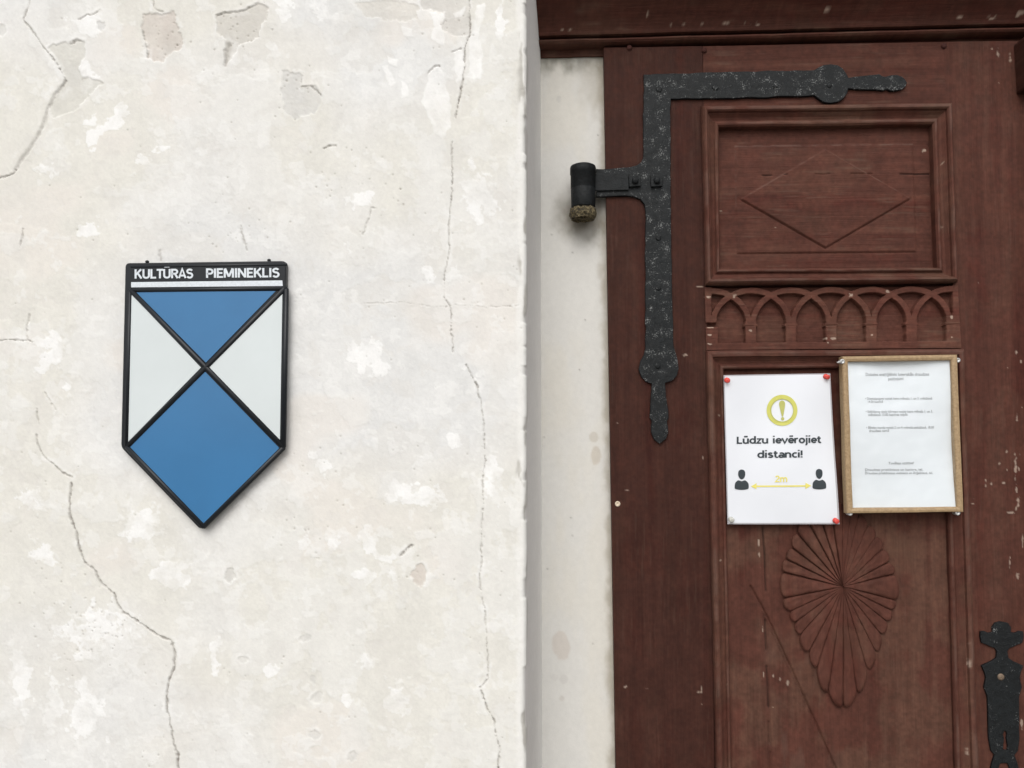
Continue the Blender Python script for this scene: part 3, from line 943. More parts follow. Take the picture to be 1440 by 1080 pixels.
lin_bar('bead', 0.5, 8, [(0, -.02), (0, .004), (.12, .010), (.4, .0135), (.75, .012), (1, .006), (1, -.02)], 501)
cv = [(0, -.02), (0, .016)] + [(.06 + .86 * (1 - math.cos(a)), .018 + .050 * math.sin(a) ** 1.0 * .0 + .052 * (1 - math.cos(a)) ** 1.3) for a in np.linspace(0, math.pi / 2, 12)] + [(1, .070), (1, -.02)]
lin_bar('cove', 10.5, 50, cv, 511, .95)
lin_bar('fillet', 51, 58, [(0, -.02), (0, .076), (1, .080), (1, -.02)], 521)
lin_bar('corona', 58.5, 100, [(0, .0), (0, .090), (.06, .096), (.5, .110), (1, .110), (1, 0.)], 531)
lin_bar('frame_board', -9, 100, [(0, -.03), (0, -.016), (1, -.016)], 541)
bx0 = float(P(750, 300, YD)[0])
box('transom_panel', (bx0, YD + .01, 2.40), (XR - .002, YD + .05, ZO + .01), WOOD_H, lintel, .002, (.06, .024, .018))

# ------------------------------------------------------------------ the carved door
DX = float(P(1100, 600, YD)[0])
door = empty('wooden_door', (DX, YD, .05), 'old red-brown carved wooden door with pointed arcade frieze and black iron fittings', 'door')
YB = 1440
# stiles and rails
relief('stile', [(849, 67), (987.5, 65), (1013, YB + 100), (874, YB + 100)], YD, 1.5, wood_h('V'), wood_alb('V', .62, .2, 601), WOOD_V, door, .045)  # darker tone puts the shade beside the reveal into this stile's colour
relief('stile', [(1326.5, 59), (1440, 57), (1452, YB + 100), (1388, YB + 100)], YD, 1.4, wood_h('V'), wood_alb('V', 1.0, .35, 611), WOOD_V, door, .045)
relief('rail', [(988.3, 65), (1326.4, 59), (1330.3, 150), (989.5, 156)], YD, 1.5, wood_h('H'), wood_alb('H', 1.0, .3, 621), WOOD_H, door, .045)
relief('backing_board', [(980, 140), (1345, 140), (1400, YB + 100), (990, YB + 100)], YD + .020, 12, None, wood_alb('H', .8, .3, 631, False), WOOD_H, door, .02)
relief('rail', [(1010, 1395), (1376, 1395), (1384, YB + 100), (1013, YB + 100)], YD + .001, 4, wood_h('H'), wood_alb('H', 1, .3, 641), WOOD_H, door, .045)

# upper panel
UO = [(985, 152), (1335, 147.5), (1343, 398), (991, 402)]; UI = [(1010, 180), (1309, 175.5), (1316, 377), (1012, 379)]
PROF_U = [(0, -.012), (0, .009), (.06, .0145), (.16, .0185), (.26, .0185), (.33, .0155), (.36, .0100), (.41, .0100), (.44, .0085), (.54, .0045), (.66, .0025), (.73, .0040), (.76, .0068), (.84, .0088), (.92, .0082), (1, .0045), (1, -.016)]
for k in range(4):
    hz_ = k in (0, 2)
    bar('moulding', UO[k], UO[(k + 1) % 4], UI[k], UI[(k + 1) % 4], YD, PROF_U, WOOD_H if hz_ else WOOD_V, door, wood_alb('H' if hz_ else 'V', 1.12, .75 if hz_ else .5, 650 + 7 * k), 2.5, ((.2, .07, .55), (.85, .05, .5), (.03, .03, .3)))
RECT = [(1034, 206), (1283, 203), (1288, 354.5), (1037, 357)]; DIA = [(1160, 211), (1280, 280), (1160.5, 349.5), (1041, 281)]


def upper_h(px, py):
    h = wood_h('H', .0008, 431)(px, py)
    for poly, e in ((RECT, .0016), (DIA, .0028)):
        d = sdf_poly(px, py, poly, 1e4); h = h + e * sstep(1.1, -1.3, d)
    dl = dist_line(px, py, [DIA[3], DIA[2], DIA[1]]); h = h - .0028 * np.exp(-(dl / 1.2) ** 2)
    dl = dist_line(px, py, [RECT[3], (RECT[2][0] - 3, RECT[2][1])]); h = h - .0026 * np.exp(-(dl / 1.0) ** 2)
    for x0, x1, y in ((1072, 1085, 247), (1102, 1106, 246), (1146, 1166, 245.5), (1196, 1226, 245), (1265, 1312, 245)):
        dl = dist_line(px, py, [(x0, y), ((x0 + x1) / 2, y + .6), (x1, y - .4)]); h = h - .0028 * np.exp(-(dl / .9) ** 2)
    return h


def upper_a(px, py):
    A = wood_alb('H', 1.08, .35, 681)(px, py)
    n = fbm(px, py, 14, 3, 3, 691)
    for pts, w_, s in (([RECT[0], RECT[1]], 1.2, .5), ([DIA[3], DIA[0], DIA[1]], 1.0, .35), ([RECT[0], (1035, 290)], 1, .2)):  # upper and left edges painted lighter, as if lit from above
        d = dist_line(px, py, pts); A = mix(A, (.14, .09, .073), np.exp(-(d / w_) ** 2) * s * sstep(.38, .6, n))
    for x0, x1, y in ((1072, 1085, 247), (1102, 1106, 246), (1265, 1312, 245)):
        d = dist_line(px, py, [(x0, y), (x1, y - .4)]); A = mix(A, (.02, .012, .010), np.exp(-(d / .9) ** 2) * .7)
    return A


relief('upper_panel', [(1004, 172), (1316, 168), (1322, 384), (1006, 386)], YD + .012, 1.1, upper_h, upper_a, WOOD_H, door, .01)

# arcade frieze: fretwork board of interlaced arches on its ground
PER = 56.4


def frieze_warp(px, py):
    t = (px - 991) / 357.0
    return px, py + 3.0 * t - 0.0          # the board rises slightly to the right


def frieze_solid(px, py):
    """signed distance-like value in px, negative inside the fretwork"""
    x, y = frieze_warp(px, py)
    spring = 457.0
    d = np.full(px.shape, 1e3)
    for k in range(-2, 8):
        cx = 1055.5 + PER * k
        dx = x - cx; dy = np.minimum(y - spring, 0)
        ro = np.hypot(dx / 57.6, dy / 52); ri = np.hypot(dx / 49.0, dy / 43.0)
        band = np.maximum((ro - 1) * 52, (1 - ri) * 45)
        d = np.minimum(d, np.where(y < spring + .5, band, 1e3))
        d = np.minimum(d, np.maximum(abs(dx) - 7.9, 452 - y))                     # pillar
        d = np.minimum(d, np.maximum(abs(dx) - 9.6, abs(y - 458.5) - 2.2))         # small impost
    d = np.minimum(d, 482.5 - y)                                                # base
    d = np.minimum(d, np.maximum(x - 1000.5, np.maximum(404 - y, y - 454)))       # left end block
    d = np.minimum(d, np.maximum(x - 1008, np.maximum(444 - y, y - 454)))
    d = np.minimum(d, np.maximum(x - 1010, 459 - y))
    d = np.minimum(d, 1338.5 - x)                                                # right end upright
    gap = np.maximum(abs(x - 1000) - 10, abs(y - 457) - 2.6)                      # piece broken out at the left end
    d = np.maximum(d, -gap)
    return d + (fbm(px, py, 5, None, 2, 701) - .5) * .9


def frieze_h(px, py):
    d = frieze_solid(px, py)
    h = -.010 + .0135 * sstep(.65, -.65, d) + (fbm(px, py, 40, 3, 3, 711) - .5) * .0007
    x, y = frieze_warp(px, py)
    ck = (d < 0) * np.exp(-((y - 459.7 - (fbm(px, py, 30, None, 2, 721) - .5) * 1.5) / .7) ** 2) * sstep(.35, .5, fbm(px, py, 40, 400, 2, 731))
    return h - ck * .0016


def frieze_a(px, py):
    A = wood_alb('H', 1.12, .45, 741)(px, py)
    d = frieze_solid(px, py)
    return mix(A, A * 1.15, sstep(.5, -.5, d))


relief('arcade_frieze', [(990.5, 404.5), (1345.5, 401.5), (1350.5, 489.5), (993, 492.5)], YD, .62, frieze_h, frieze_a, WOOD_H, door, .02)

# lower panel
LO = [(992, 494), (1352, 491), (1384, 1396), (1014, 1396)]; LI = [(1017, 520), (1326, 516), (1350, 1366), (1034, 1366)]
PROF_L = [(0, -.012), (0, .008), (.06, .0130), (.18, .0160), (.34, .0150), (.38, .0095), (.43, .0092), (.46, .0080), (.58, .0045), (.70, .0028), (.76, .0042), (.79, .0064), (.88, .0072), (.95, .0060), (1, .003), (1, -.016)]
for k in range(4):
    hz_ = k in (0, 2)
    bar('moulding', LO[k], LO[(k + 1) % 4], LI[k], LI[(k + 1) % 4], YD, PROF_L, WOOD_H if hz_ else WOOD_V, door, wood_alb('H' if hz_ else 'V', 1.1, .6, 760 + 7 * k), 2.5, ((.22, .08, .5), (.87, .05, .4), (.03, .03, .3)))


def lower_h(px, py):
    h = wood_h('V', .0009, 441)(px, py)
    d = dist_line(px, py, [(1056, 825), (1078, 866), (1110, 935), (1150, 1024), (1200, 1136)], 400)
    s = np.sign((px - 1056) * (1136 - 825) - (py - 825) * (1200 - 1056))
    h = h - .0042 * np.exp(-(d / 1.25) ** 2) + .0022 * sstep(-1, 1, s * d) * (d < 300) * sstep(800, 840, py)
    for pts in ([(1072.5, 741), (1075.5, 780), (1077, 831)], [(1076, 872), (1077.5, 914)], [(1078, 937), (1079.5, 960), (1081, 995)], [(1081, 1015), (1082, 1045)], [(1083, 1058), (1084, 1110)]):
        dl = dist_line(px, py, pts); h = h - .0045 * np.exp(-(dl / .95) ** 2)
    dl = dist_line(px, py, [(1049, 735), (1052, 900), (1054, 1100)]); h = h - .0009 * np.exp(-(dl / 1.0) ** 2)
    return h


def lower_a(px, py):
    A = wood_alb('V', 1.08, .75, 791)(px, py)
    n = fbm(px, py, 22, 60, 4, 801)
    A = mix(A, (.115,.064,.042), sstep(40, 8, np.hypot((px - 1268) / .8, (py - 778)) + (n - .5) * 60) * .35)
    A = mix(A, (.105,.06,.045), sstep(.55, .7, n) * sstep(1060, 1090, px) * sstep(1220, 1130, px) * sstep(880, 940, py) * .4)
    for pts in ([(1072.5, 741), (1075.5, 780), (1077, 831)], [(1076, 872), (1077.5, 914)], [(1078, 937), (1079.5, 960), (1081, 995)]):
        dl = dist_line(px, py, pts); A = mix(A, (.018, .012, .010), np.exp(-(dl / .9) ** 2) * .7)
    return A


relief('lower_panel', [(1010, 512), (1334, 508), (1358, 1374), (1026, 1374)], YD + .006, 1.25, lower_h, lower_a, WOOD_V, door, .01)

# fan rosette: every petal its own piece
ros = bpy.data.objects.new('carved_rosette', None)
COL.objects.link(ros); ros.empty_display_size = .02
ROSC = (1184, 824)
rx_, rz_ = P(*ROSC, YD + .006)
ros.location = (0, 0, 0)
ros.parent = door
ros.matrix_parent_inverse = Matrix.Translation(door.location).inverted()
BND = [(1184, 713), (1167, 716), (1151, 722), (1136, 734), (1124, 754), (1117, 773), (1109, 788), (1105, 805), (1106, 840), (1114, 857), (1120, 872), (1127, 888), (1139, 910), (1149, 932), (1164, 964), (1184, 986),
       (1203, 966), (1217, 935), (1228, 911), (1235, 888), (1243, 871), (1249, 856), (1254, 843), (1251, 808), (1244, 792), (1237, 775), (1229, 758), (1218, 743), (1206, 728), (1196, 718)]
ra = wood_alb('V', 1.10, .5, 811, False)
for k in range(len(BND)):
    a = np.array(BND[k], float); b = np.array(BND[(k + 1) % len(BND)], float); c = np.array(ROSC, float)
    nu, nv_ = 30, 15
    mid = (a + b) / 2; ang = math.atan2(mid[1] - c[1], mid[0] - c[0])
    worn = {24: .8, 23: .8, 22: .9, 21: .75, 20: .6, 19: .55}.get(k,   .26 if k > 24 else (.5 if k > 15 else 1.0)); grv = 1.0 if (k < 8 or 21 < k < 25) else .55
    U = np.linspace(.02, 1, nu)[:, None]; Vv = np.linspace(-1, 1, nv_)[None, :]
    chord = np.linalg.norm(b - a); L = np.linalg.norm(mid - c)
    bul = (.26 if k in (7, 22) else .46) * chord * np.sqrt(np.maximum(0, 1 - Vv ** 2)) / L
    tt = (Vv + 1) / 2
    ex = a[0] + (b[0] - a[0]) * tt; ey = a[1] + (b[1] - a[1]) * tt
    s = U * (1 + bul * U ** 3)
    px = c[0] + (ex - c[0]) * s; py = c[1] + (ey - c[1]) * s
    h = (.0082 - .0060 * grv * np.abs(Vv) ** 9 - .0004 * Vv ** 2) * worn * (.7 + .3 * U)
    h = h + (.0013 if k < 8 else .0005) * Vv * (1 if k < 15 else -1) * (0 if k > 24 else 1)
    h = h * (.86 + .28 * vnoise(px / 14, py / 14, 823)) + (fbm(px, py, 6, None, 3, 821, .7) - .5) * .0034
    # close the rim down to the panel
    px = np.concatenate([px, px[-1:]], 0); py = np.concatenate([py, py[-1:]], 0); h = np.concatenate([h, h[-1:] * 0 - .002], 0)
    px = np.concatenate([px[:, :1], px, px[:, -1:]], 1); py = np.concatenate([py[:, :1], py, py[:, -1:]], 1)
    h = np.concatenate([h[:, :1] * 0 - .002, h, h[:, -1:] * 0 - .002], 1)
    shr = .965
    x, z = P(px, py, YD + .006)
    grid_mesh('petal', x, YD + .005 - h, z, WOOD_V, ros, ra(px, py), 0, smooth=True)
# the cover strip where the second leaf meets this one, and that leaf
relief('astragal', [(1452, 126), (1500, 126), (1520, YB + 100), (1472, YB + 100)], YD - .022, 6, wood_h('V'), wood_alb('V', .8, .3, 831), WOOD_V, door, .03)
relief('astragal_capital', [(1440, 52), (1503, 50), (1500, 122), (1444, 122)], YD - .034, 4, lambda a, b: .006 * np.sin((b - 52) / 24), wood_alb('H', .7, .3, 835), WOOD_H, door, .04)
relief('second_leaf', [(1441.5, 56), (2050, 40), (2070, YB + 100), (1454, YB + 100)], YD + .004, 10, wood_h('V'), wood_alb('V', 1, .3, 841), WOOD_V, door, .04)

# strap hinge
strap_pts = [(904.5, 107.5), (1040, 103.3), (1128, 102), (1143, 101.5), (1150, 97), (1157, 94), (1166, 93), (1176, 94.5), (1183, 99), (1188, 106), (1191, 112), (1210, 109.5), (1234, 107), (1239, 110), (1243, 110.5), (1250, 108.5), (1259, 108),
             (1266, 110.5), (1270, 114), (1273, 119), (1271, 124), (1266, 128), (1258, 130), (1250, 130.5), (1245, 128), (1239, 130), (1234, 129), (1210, 128.5), (1191, 127), (1189, 134), (1184, 141), (1177, 145.5), (1167, 147.5), (1157, 146.5), (1150, 142), (1143, 136.5),
             (1120, 138), (1040, 140), (942.5, 141.5), (942, 250), (944, 400), (946.5, 488), (949, 496), (952, 507), (953.5, 519), (951, 529), (944, 536), (934.5, 539), (936, 560), (939, 577), (939.5, 588), (937, 593), (938.5, 600), (939, 608), (936, 617), (927, 624),
             (919, 618), (915, 608), (915, 599), (916, 592.5), (913, 587), (914, 570), (916, 540), (908, 537), (901, 530), (897.5, 520), (900, 508), (905, 499), (907, 490), (907, 400), (907, 298), (905.5, 289), (900, 282), (890, 278), (878, 277), (838, 278.5),
             (838, 239.5), (865, 238.5), (885, 237), (895, 234.5), (901, 230), (904, 223)]
def hand_cut(pts, amp, seed):
    """slightly uneven hammered outline"""
    rs_ = np.random.RandomState(seed); out = []
    for (x0, y0), (x1, y1) in zip(pts, pts[1:] + pts[:1]):
        n_ = max(1, int(math.hypot(x1 - x0, y1 - y0) / 9)); out.append((x0, y0))
        for k_ in range(1, n_):
            out.append((x0 + (x1 - x0) * k_ / n_ + rs_.normal(0, amp), y0 + (y1 - y0) * k_ / n_ + rs_.normal(0, amp)))
    return out


strap = plate('strap_hinge', [hand_cut(strap_pts, .38, 3)], YD + .002, .009, .0012, IRON, door)
fl = lambda q, Y: tuple(float(v) for v in P(*q, Y))
plate('hinge_tongue', [[(836, 245.5), (884, 245), (884, 268), (836, 269)]], YD - .0072, .004, .001, IRON_DARK, strap)
for cx, cy in ((892, 256), (922.5, 256)):
    plate('nut', [[(cx - 8, cy - 7), (cx + 8, cy - 8), (cx + 8.5, cy + 7), (cx - 7.5, cy + 8)]], YD - .0068, .007, .001, IRON_DARK, strap)
    x, z = fl((cx + 1, cy - 1), YD - .01)
    lathe('bolt', [(.0066, -.001), (.0066, .004), (.0052, .006), (.0005, .0066)], (x, YD - .0138, z), (0, -1, 0), IRON_DARK, strap, 16)
for cx, cy, r in ((927, 126, 4.6), (1006, 123, 5), (1166, 120, 4), (925, 515, 4), (926, 405, 4), (926, 335, 4), (1090, 121, 4)):
    x, z = fl((cx, cy), YD - .007)
    lathe('rivet', [(r * .0014, -.001), (r * .0013, .0008), (r * .0007, .0016), (.0003, .0018)], (x, YD - .007, z), (0, -1, 0), IRON, strap, 16)
kn = lathe('knuckle', [(.0005, zk(232.5)), (RK * .8, zk(232.8)), (RK * .99, zk(234.5)), (RK * 1.03, zk(237)), (RK * 1.03, zk(245)), (RK * .985, zk(245.6)), (RK * .985, zk(264.5)), (RK * .955, zk(265.2)), (RK * .955, zk(266.5)), (RK * .975, zk(267)), (RK * .95, zk(291)), (RK * .88, zk(293)), (RK * .5, zk(293))],
           (hx, YD - .016, 0), (0, 0, 1), IRON_DARK, strap, 40)

# lock plate
lockL = [(1404, 873), (1397, 875), (1393, 881), (1393.5, 888), (1388, 889), (1382, 886.5), (1376.5, 887), (1376, 894), (1378, 903), (1386, 906), (1391, 908.5), (1397, 910.5), (1399.5, 915), (1398.5, 924), (1392, 928.5), (1378, 935), (1382, 944), (1384, 952), (1381.5, 965), (1386, 978),
         (1387, 1000), (1388, 1037), (1391, 1054), (1396, 1060), (1392, 1073), (1389, 1090), (1391, 1110), (1399, 1124), (1408, 1136)]
mir = lambda p: (1405.5 + (p[1] - 873) * .022 + (1405.5 + (p[1] - 873) * .022 - p[0]) + 1, p[1])
lock_out = lockL[::-1] + [mir(p) for p in lockL[1:-1]]
lock = plate('lock_plate', [hand_cut(lock_out, .3, 4), [(1410, 1026), (1412.5, 1027), (1413.5, 1031), (1412.5, 1036), (1414.5, 1047), (1414, 1053), (1408, 1053), (1408.5, 1046), (1409.5, 1036), (1408, 1031)], [(1404, 1072), (1414, 1071), (1417, 1078), (1412, 1090), (1406, 1090), (1402, 1078)]], YD + .002, .0065, .001, IRON_LOCK, door)
x, z = fl((1407.7, 952), YD - .005)
lathe('screw', [(.0064, -.001), (.0060, .0006), (.003, .0012), (.0004, .0014)], (x, YD - .0048, z), (0, -1, 0), BRASS, lock, 20)
x, z = fl((868.5, 708.5), YD)
lathe('screw', [(.0052, -.002), (.0052, .0014), (.0040, .0022), (.0022, .0016), (.0018, .0004), (.0004, .0002)], (x, YD - .0005, z), (0, -1, 0), CREAM, door, 20)
for cx, cy, r in ((990, 71, 4), (1327, 65, 4), (885, 67.5, 4)):
    x, z = fl((cx, cy), YD)
    o = lathe('dowel', [(r * .0014, -.004), (r * .0013, .003), (r * .0008, .0042), (.0004, .0045)], (x, YD, z), (0, -1, 0), WOOD_V, door, 12)
    at = o.data.attributes.new('albedo', 'FLOAT_COLOR', 'POINT')
    at.data.foreach_set('color', np.tile(np.array([.056,.021,.017,1], np.float32), len(o.data.vertices)))

# ------------------------------------------------------------------ heritage plaque
pxw, pzw = fl((290, 640), YW)
plaque = empty('heritage_plaque', (pxw, YW, pzw), 'blue and white shield-shaped metal plaque with black ribs on the plaster wall', 'plaque')
YP = YW - .0135                       # front face of the plaque


def rounded(pts, r, n=5):
    out = []
    N = len(pts)
    for i in range(N):
        p = np.array(pts[i], float); a = np.array(pts[i - 1], float); b = np.array(pts[(i + 1) % N], float)
        ua = (a - p) / np.linalg.norm(a - p); ub = (b - p) / np.linalg.norm(b - p)
        for k in range(n + 1):
            t = k / n
            q0 = p + ua * r * (1 - t); q1 = p + ub * r * t
            out.append(tuple(q0 * (1 - t) + q1 * t))
    return out


OUTL = [(181.5, 372), (405.5, 369), (401, 630), (286.5, 744), (175.5, 629)]
plate('backplate', [rounded(OUTL, 6)], YW - .0005, .013, .002, BLACK_ENAMEL, plaque, None, 3)


def pane(name, pts, mat, lab):
    o = plate(name, [pts], YP + .0005, .0015, 0, mat, plaque)
    o['label'] = lab
    return o


pane('pane', [(192, 411), (388, 409.5), (290, 510)], BLUE, 'upper blue triangle pane')
pane('pane', [(184.5, 413), (180, 622), (283, 517)], WHITE, 'left white triangle pane')
pane('pane', [(397.5, 411), (394, 621), (294, 516)], WHITE, 'right white triangle pane')
pane('pane', [(181.5, 629), (289, 523), (393, 630), (286.5, 740)], BLUE, 'lower blue diamond pane')
plate('white_bar', [[(185, 397), (397.3, 394.5), (398, 402.3), (185, 404.3)]], YP + .0005, .0014, 0, LETTER, plaque)
block_text('lettering', 'KULTŪRAS', (189.3, 391.8), (271.8, 390.9), 13.0, YP - .0006, LETTER, plaque, .20)
block_text('lettering', 'PIEMINEKLIS', (289.7, 390.7), (393.2, 389.7), 13.0, YP - .0006, LETTER, plaque, .20)


def rib(p, q, wd, hgt):
    """half-round raised rib between two measured points"""
    x0, z0 = fl(p, YP); x1, z1 = fl(q, YP)
    d = np.array([x1 - x0, z1 - z0]); L = np.linalg.norm(d); d /= L; n = np.array([-d[1], d[0]]); ww = wd * YP / F / 2
    a = np.linspace(0, math.pi, 11); V = []; Q = []
    ends = [(-.45 * ww, .35), (0, 1.0), (L, 1.0), (L + .45 * ww, .35)]
    for s, sc in ends:
        for k in a:
            off = math.cos(k) * ww * (.7 + .3 * sc); hh_ = (math.sin(k) ** .8) * hgt * sc
            V.append((x0 + d[0] * s + n[0] * off, YP + .001 - hh_, z0 + d[1] * s + n[1] * off))
    m = len(a)
    for i in range(len(ends) - 1):
        for k in range(m - 1):
            Q.append((i * m + k, i * m + k + 1, (i + 1) * m + k + 1, (i + 1) * m + k))
    return raw_mesh('rib', V, Q, BLACK_ENAMEL, plaque)


rib((183, 408.5), (403, 405.7), 6.5, .0045)
rib((184, 408), (399, 629), 8, .0050)
rib((400, 406), (180, 627), 8, .0050)
rib((183, 410), (178, 627), 6.0, .0045)
rib((402.5, 407), (398.5, 628), 7.5, .0048)
rib((178.5, 628.5), (286.5, 740.5), 7.5, .0048)
rib((286.5, 740.5), (398.5, 629.5), 7.5, .0048)
rib((184, 375), (403, 372), 4, .0022)
for q in ((208, 369), (379, 367)):
    x, z = fl(q, YW - .006)
    lathe('nail', [(.0004, .004), (.0030, .0032), (.0034, .0015), (.0016, .0006), (.0014, -.012)], (x, YW - .008, z - .001), (.25, -.7, .65), IRON_DARK, plaque, 12)

# ------------------------------------------------------------------ distance notice
YN = YD - .0125
nx_, nz_ = fl((1100, 736), YN)
notice = empty('distance_notice', (nx_, YN, nz_), 'laminated white sheet asking for two metres distance, pinned to the lower door panel', 'notice')


def wave_n(x, z):
    x = np.asarray(x); z = np.asarray(z)
    u = (x - nx_) / .1; v = (z - nz_) / .3
    return 1.9 * (-.0030) * np.sin(u * 1.7 + v * 3.0) * v - .0016 * np.sin(v * 7 + u * 1.2) - .0022 * np.exp(-((u - .2) ** 2 + (v - .12) ** 2) * 5) + .0012 * np.sin(u * 4 - v * 4)


def sheet(name, quad, Y, wave, mat, parent, thick, nx=40, ny=56):
    q = np.array(quad, float)
    s = np.linspace(0, 1, nx)[None, :, None]; t = np.linspace(0, 1, ny)[:, None, None]
    p = q[0] * (1 - s) * (1 - t) + q[1] * s * (1 - t) + q[2] * s * t + q[3] * (1 - s) * t
    x, z = P(p[..., 0], p[..., 1], Y)
    return grid_mesh(name, x, Y + wave(x, z), z, mat, parent, None, thick)


sheet('sheet', [(1018.5, 529.5), (1167, 526.5), (1177.5, 735), (1025, 735.5)], YN, wave_n, PAPER, notice, .0003)
sheet('laminate', [(1016.8, 527.8), (1168.6, 524.8), (1180, 737), (1023.5, 737.3)], YN + .0005, wave_n, simple_mat('laminate_edge', (.42, .40, .42), .2, .5, .3), notice, .0004)
YI = YN - .0007
ringm = plate('warning_ring', [circ(1099.3, 577, 21.6, 21.8, 48), circ(1099.3, 577, 15.6, 15.8, 48)], YI, .0002, 0, OLIVE, notice, wave_n)
plate('ring_edge', [circ(1099.3, 577.2, 16.6, 16.8, 40), circ(1099.5, 577.2, 15.3, 15.5, 40)], YI - .0002, .0002, 0, OLIVE_D, ringm, wave_n)
plate('exclamation_mark', [catmull([(1099.3, 563.3), (1102.6, 565), (1103.6, 569), (1102.3, 577), (1100.8, 585), (1099.8, 586.2), (1098.8, 585), (1096.8, 577), (1095.2, 569), (1096, 565)], 4), circ(1100, 588.9, 2.3, 2.3, 14)], YI, .0002, 0, OLIVE_D, notice, wave_n)
block_text('lettering', 'Lūdzu ievērojiet', (1036, 624), (1155.5, 622.7), 9.9, YI, INK, notice, .205, wave_n)
block_text('lettering', 'distanci!', (1064.5, 643.8), (1128, 643.2), 9.9, YI, INK, notice, .205, wave_n)
block_text('lettering', '2m', (1088, 678), (1106, 677.6), 9.2, YI, YELLOW, notice, .18, wave_n)
for cx, dy in ((1043, 0), (1151.7, -.8)):
    plate('person_symbol', [catmull([(cx - 4.9, 666.5 + dy), (cx - 3.9, 662 + dy), (cx, 660.2 + dy), (cx + 3.9, 662 + dy), (cx + 4.9, 666.5 + dy), (cx + 3.6, 671.5 + dy), (cx, 674.2 + dy), (cx - 3.6, 671.5 + dy)], 4),
                            catmull([(cx - 9.6, 684 + dy), (cx - 8.8, 679 + dy), (cx - 5.5, 675.8 + dy), (cx - 3.5, 675.6 + dy), (cx, 676.6 + dy), (cx + 3.5, 675.6 + dy), (cx + 5.5, 675.8 + dy), (cx + 8.8, 679 + dy), (cx + 9.8, 684 + dy), (cx + 8.6, 687.6 + dy), (cx, 688.9 + dy), (cx - 8.6, 687.6 + dy)], 3)], YI, .0002, 0, INK, notice, wave_n)
sheet('arrow_shaft', [(1062, 682.6), (1133, 682.1), (1133, 684.2), (1062, 684.7)], YI, wave_n, YELLOW, notice, 0, 40, 2)
plate('arrow_head', [[(1056, 683.8), (1063.5, 679.4), (1063.5, 687.8)]], YI, .0002, 0, YELLOW, notice, wave_n)
plate('arrow_head', [[(1132, 678.8), (1140, 682.8), (1132, 687.4)]], YI, .0002, 0, YELLOW, notice, wave_n)

# push pins
pin0 = None
for (cx, cy), m_, lab, tilt in (((1021.5, 534.5), PIN_RED, 'red push pin at the top left corner of the distance sheet', .15), ((1162.5, 529), PIN_RED, 'red push pin at the top right corner of the distance sheet', .5),
                              ((1174.5, 731.8), PIN_RED, 'red push pin at the bottom right corner of the distance sheet', .2), ((1028.5, 730.5), PIN_CLEAR, 'pale clear push pin at the bottom left corner of the distance sheet', .1)):
    x, z = fl((cx, cy), YN - .004)
    o = lathe('push_pin', [(.0048, -.0012), (.0050, .0), (.0042, .0012), (.0031, .0030), (.0035, .0048), (.0048, .0062), (.0050, .0070), (.0035, .0078), (.0004, .0080)], (0, 0, 0), (tilt * .6, -1, -.15 - tilt * .3), m_, None, 20)
    o.location = (x, YN - .0015 + float(wave_n(x, z)), z)
    o['label'] = lab; o['category'] = 'push pin'; o['group'] = 'push pins holding the distance sheet'

# ------------------------------------------------------------------ framed notice
YF = YD - .0285
fx_, fz_ = fl((1268, 720), YF)
fr = empty('framed_notice', (fx_, YF, fz_), 'printed notice sheet in a thin pale wooden frame hung beside the distance sheet', 'notice')
FO = [(1181.8, 501.5), (1343.2, 499.2), (1352.2, 719.6), (1188.8, 721.2)]; FI = [(1190.2, 508.8), (1335, 507.2), (1343.3, 712.6), (1197.2, 713.8)]
PF = [(0, -.010), (0, .0065), (.12, .0085), (.5, .0092), (.88, .008), (1, .0065), (1, -.010)]
for k in range(4):
    a0, a1, b0, b1 = FO[k], FO[(k + 1) % 4], FI[k], FI[(k + 1) % 4]
    o = bar('frame_bar', a0, a1, b0, b1, YF, PF, BEECH, fr, lambda x, y: np.full(np.shape(x) + (3,), .4), 3)


def wave_f(x, z):
    x = np.asarray(x); z = np.asarray(z)
    u = (x - fx_) / .1; v = (z - fz_) / .3
    return -.0024 * np.sin(u * 2.4 + v * 5) - .0018 * np.sin(u * 1.2 - v * 8) + .003 * np.exp(-((u + .05) ** 2 * 4 + (v - .98) ** 2 * 60))


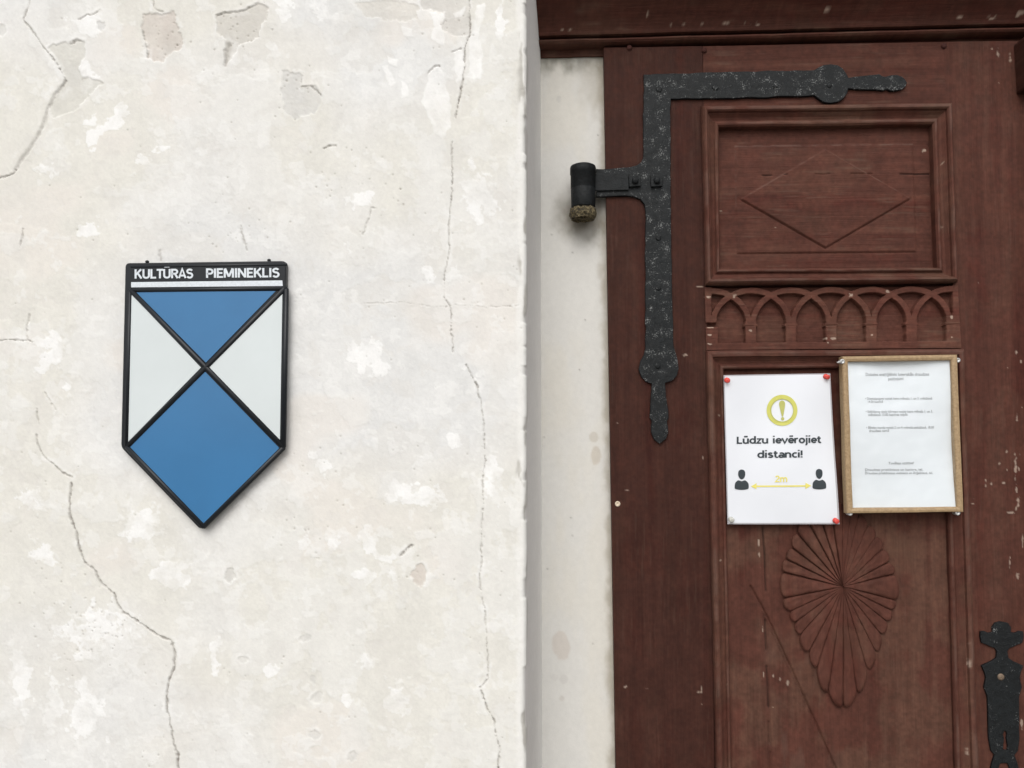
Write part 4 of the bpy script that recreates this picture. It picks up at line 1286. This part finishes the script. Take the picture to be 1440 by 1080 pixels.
sheet('sheet', [(1186, 503.6), (1339.5, 502), (1347.5, 716.8), (1193.5, 718)], YF + .001, wave_f, PAPER_2, fr, .0003)
plate('backing', [FO], YF + .0125, .003, 0, BEECH, fr)
YT = YF + .0003
for s, x0, x1, y, cap in (('Dobeles evaņģēliski luteriskās draudzes', 1218, 1307, 528.4, 4.2), ('paziņojumi', 1250, 1271.5, 534.6, 4.2),
                          ('• Dievkalpojumi notiek katra mēneša 1. un 3. svētdienā', 1216, 1311, 562.2, 3.4), ('14.00 baznīcā', 1220, 1241, 566.8, 3.4),
                          ('• Svētdienas skola bērniem notiek katra mēneša 1. un 3.', 1216.5, 1312, 580.6, 3.4), ('svētdienā 13.00 baznīcas telpās', 1220, 1276, 585, 3.4),
                          ('• Bībeles stunda notiek 2. un 4. mēneša piektdienā, 18.00', 1217, 1314, 603, 3.4), ('draudzes namā', 1221, 1249, 607.6, 3.4),
                          ('Tuvākas uzziņas!', 1249, 1285, 653, 3.4), ('Draudzes priekšniece un kasiere, tel.', 1217, 1298, 662.2, 3.4), ('Draudzes priekšnieces vietniece un ērģelniece, tel.', 1217, 1312, 667, 3.4)):
    lettering('text_line', s, (x0, y), (x1, y - .5), cap, YT, INK_GREY, fr, .004, wave_f)['kind'] = 'stuff'
sheet('glass_pane', [(1188.5, 507), (1336.5, 505.6), (1344.8, 714), (1195.8, 715.2)], YF - .0050, lambda x, z: 0 * x, GLASS, fr, 0)
for cx, cy in ((1347, 506.5), (1195.5, 721.8), (1346.7, 721.2)):
    x, z = fl((cx, cy), YF - .004)
    lathe('screw', [(.0044, -.012), (.0046, .0), (.0042, .0016), (.0024, .0012), (.0014, .0004), (.0003, .0003)], (x, YF - .004, z), (0, -1, 0), ZINC, fr, 20)
x, z = fl((1183.3, 508.6), YF - .004); x2, z2 = fl((1175.5, 510.5), YF - .004)
lathe('screw', [(.0042, -.010), (.0046, .0), (.0042, .0016), (.0024, .0012), (.0014, .0004), (.0003, .0003)], (x, YF - .0085, z), (0, -1, 0), ZINC, fr, 20)
lathe('hook', [(.0003, 0), (.0018, .0004), (.0019, .006), (.0012, .0105), (.0003, .011)], (x - .001, YF - .010, z), (x2 - x, -.002, z2 - z), ZINC, fr, 12)
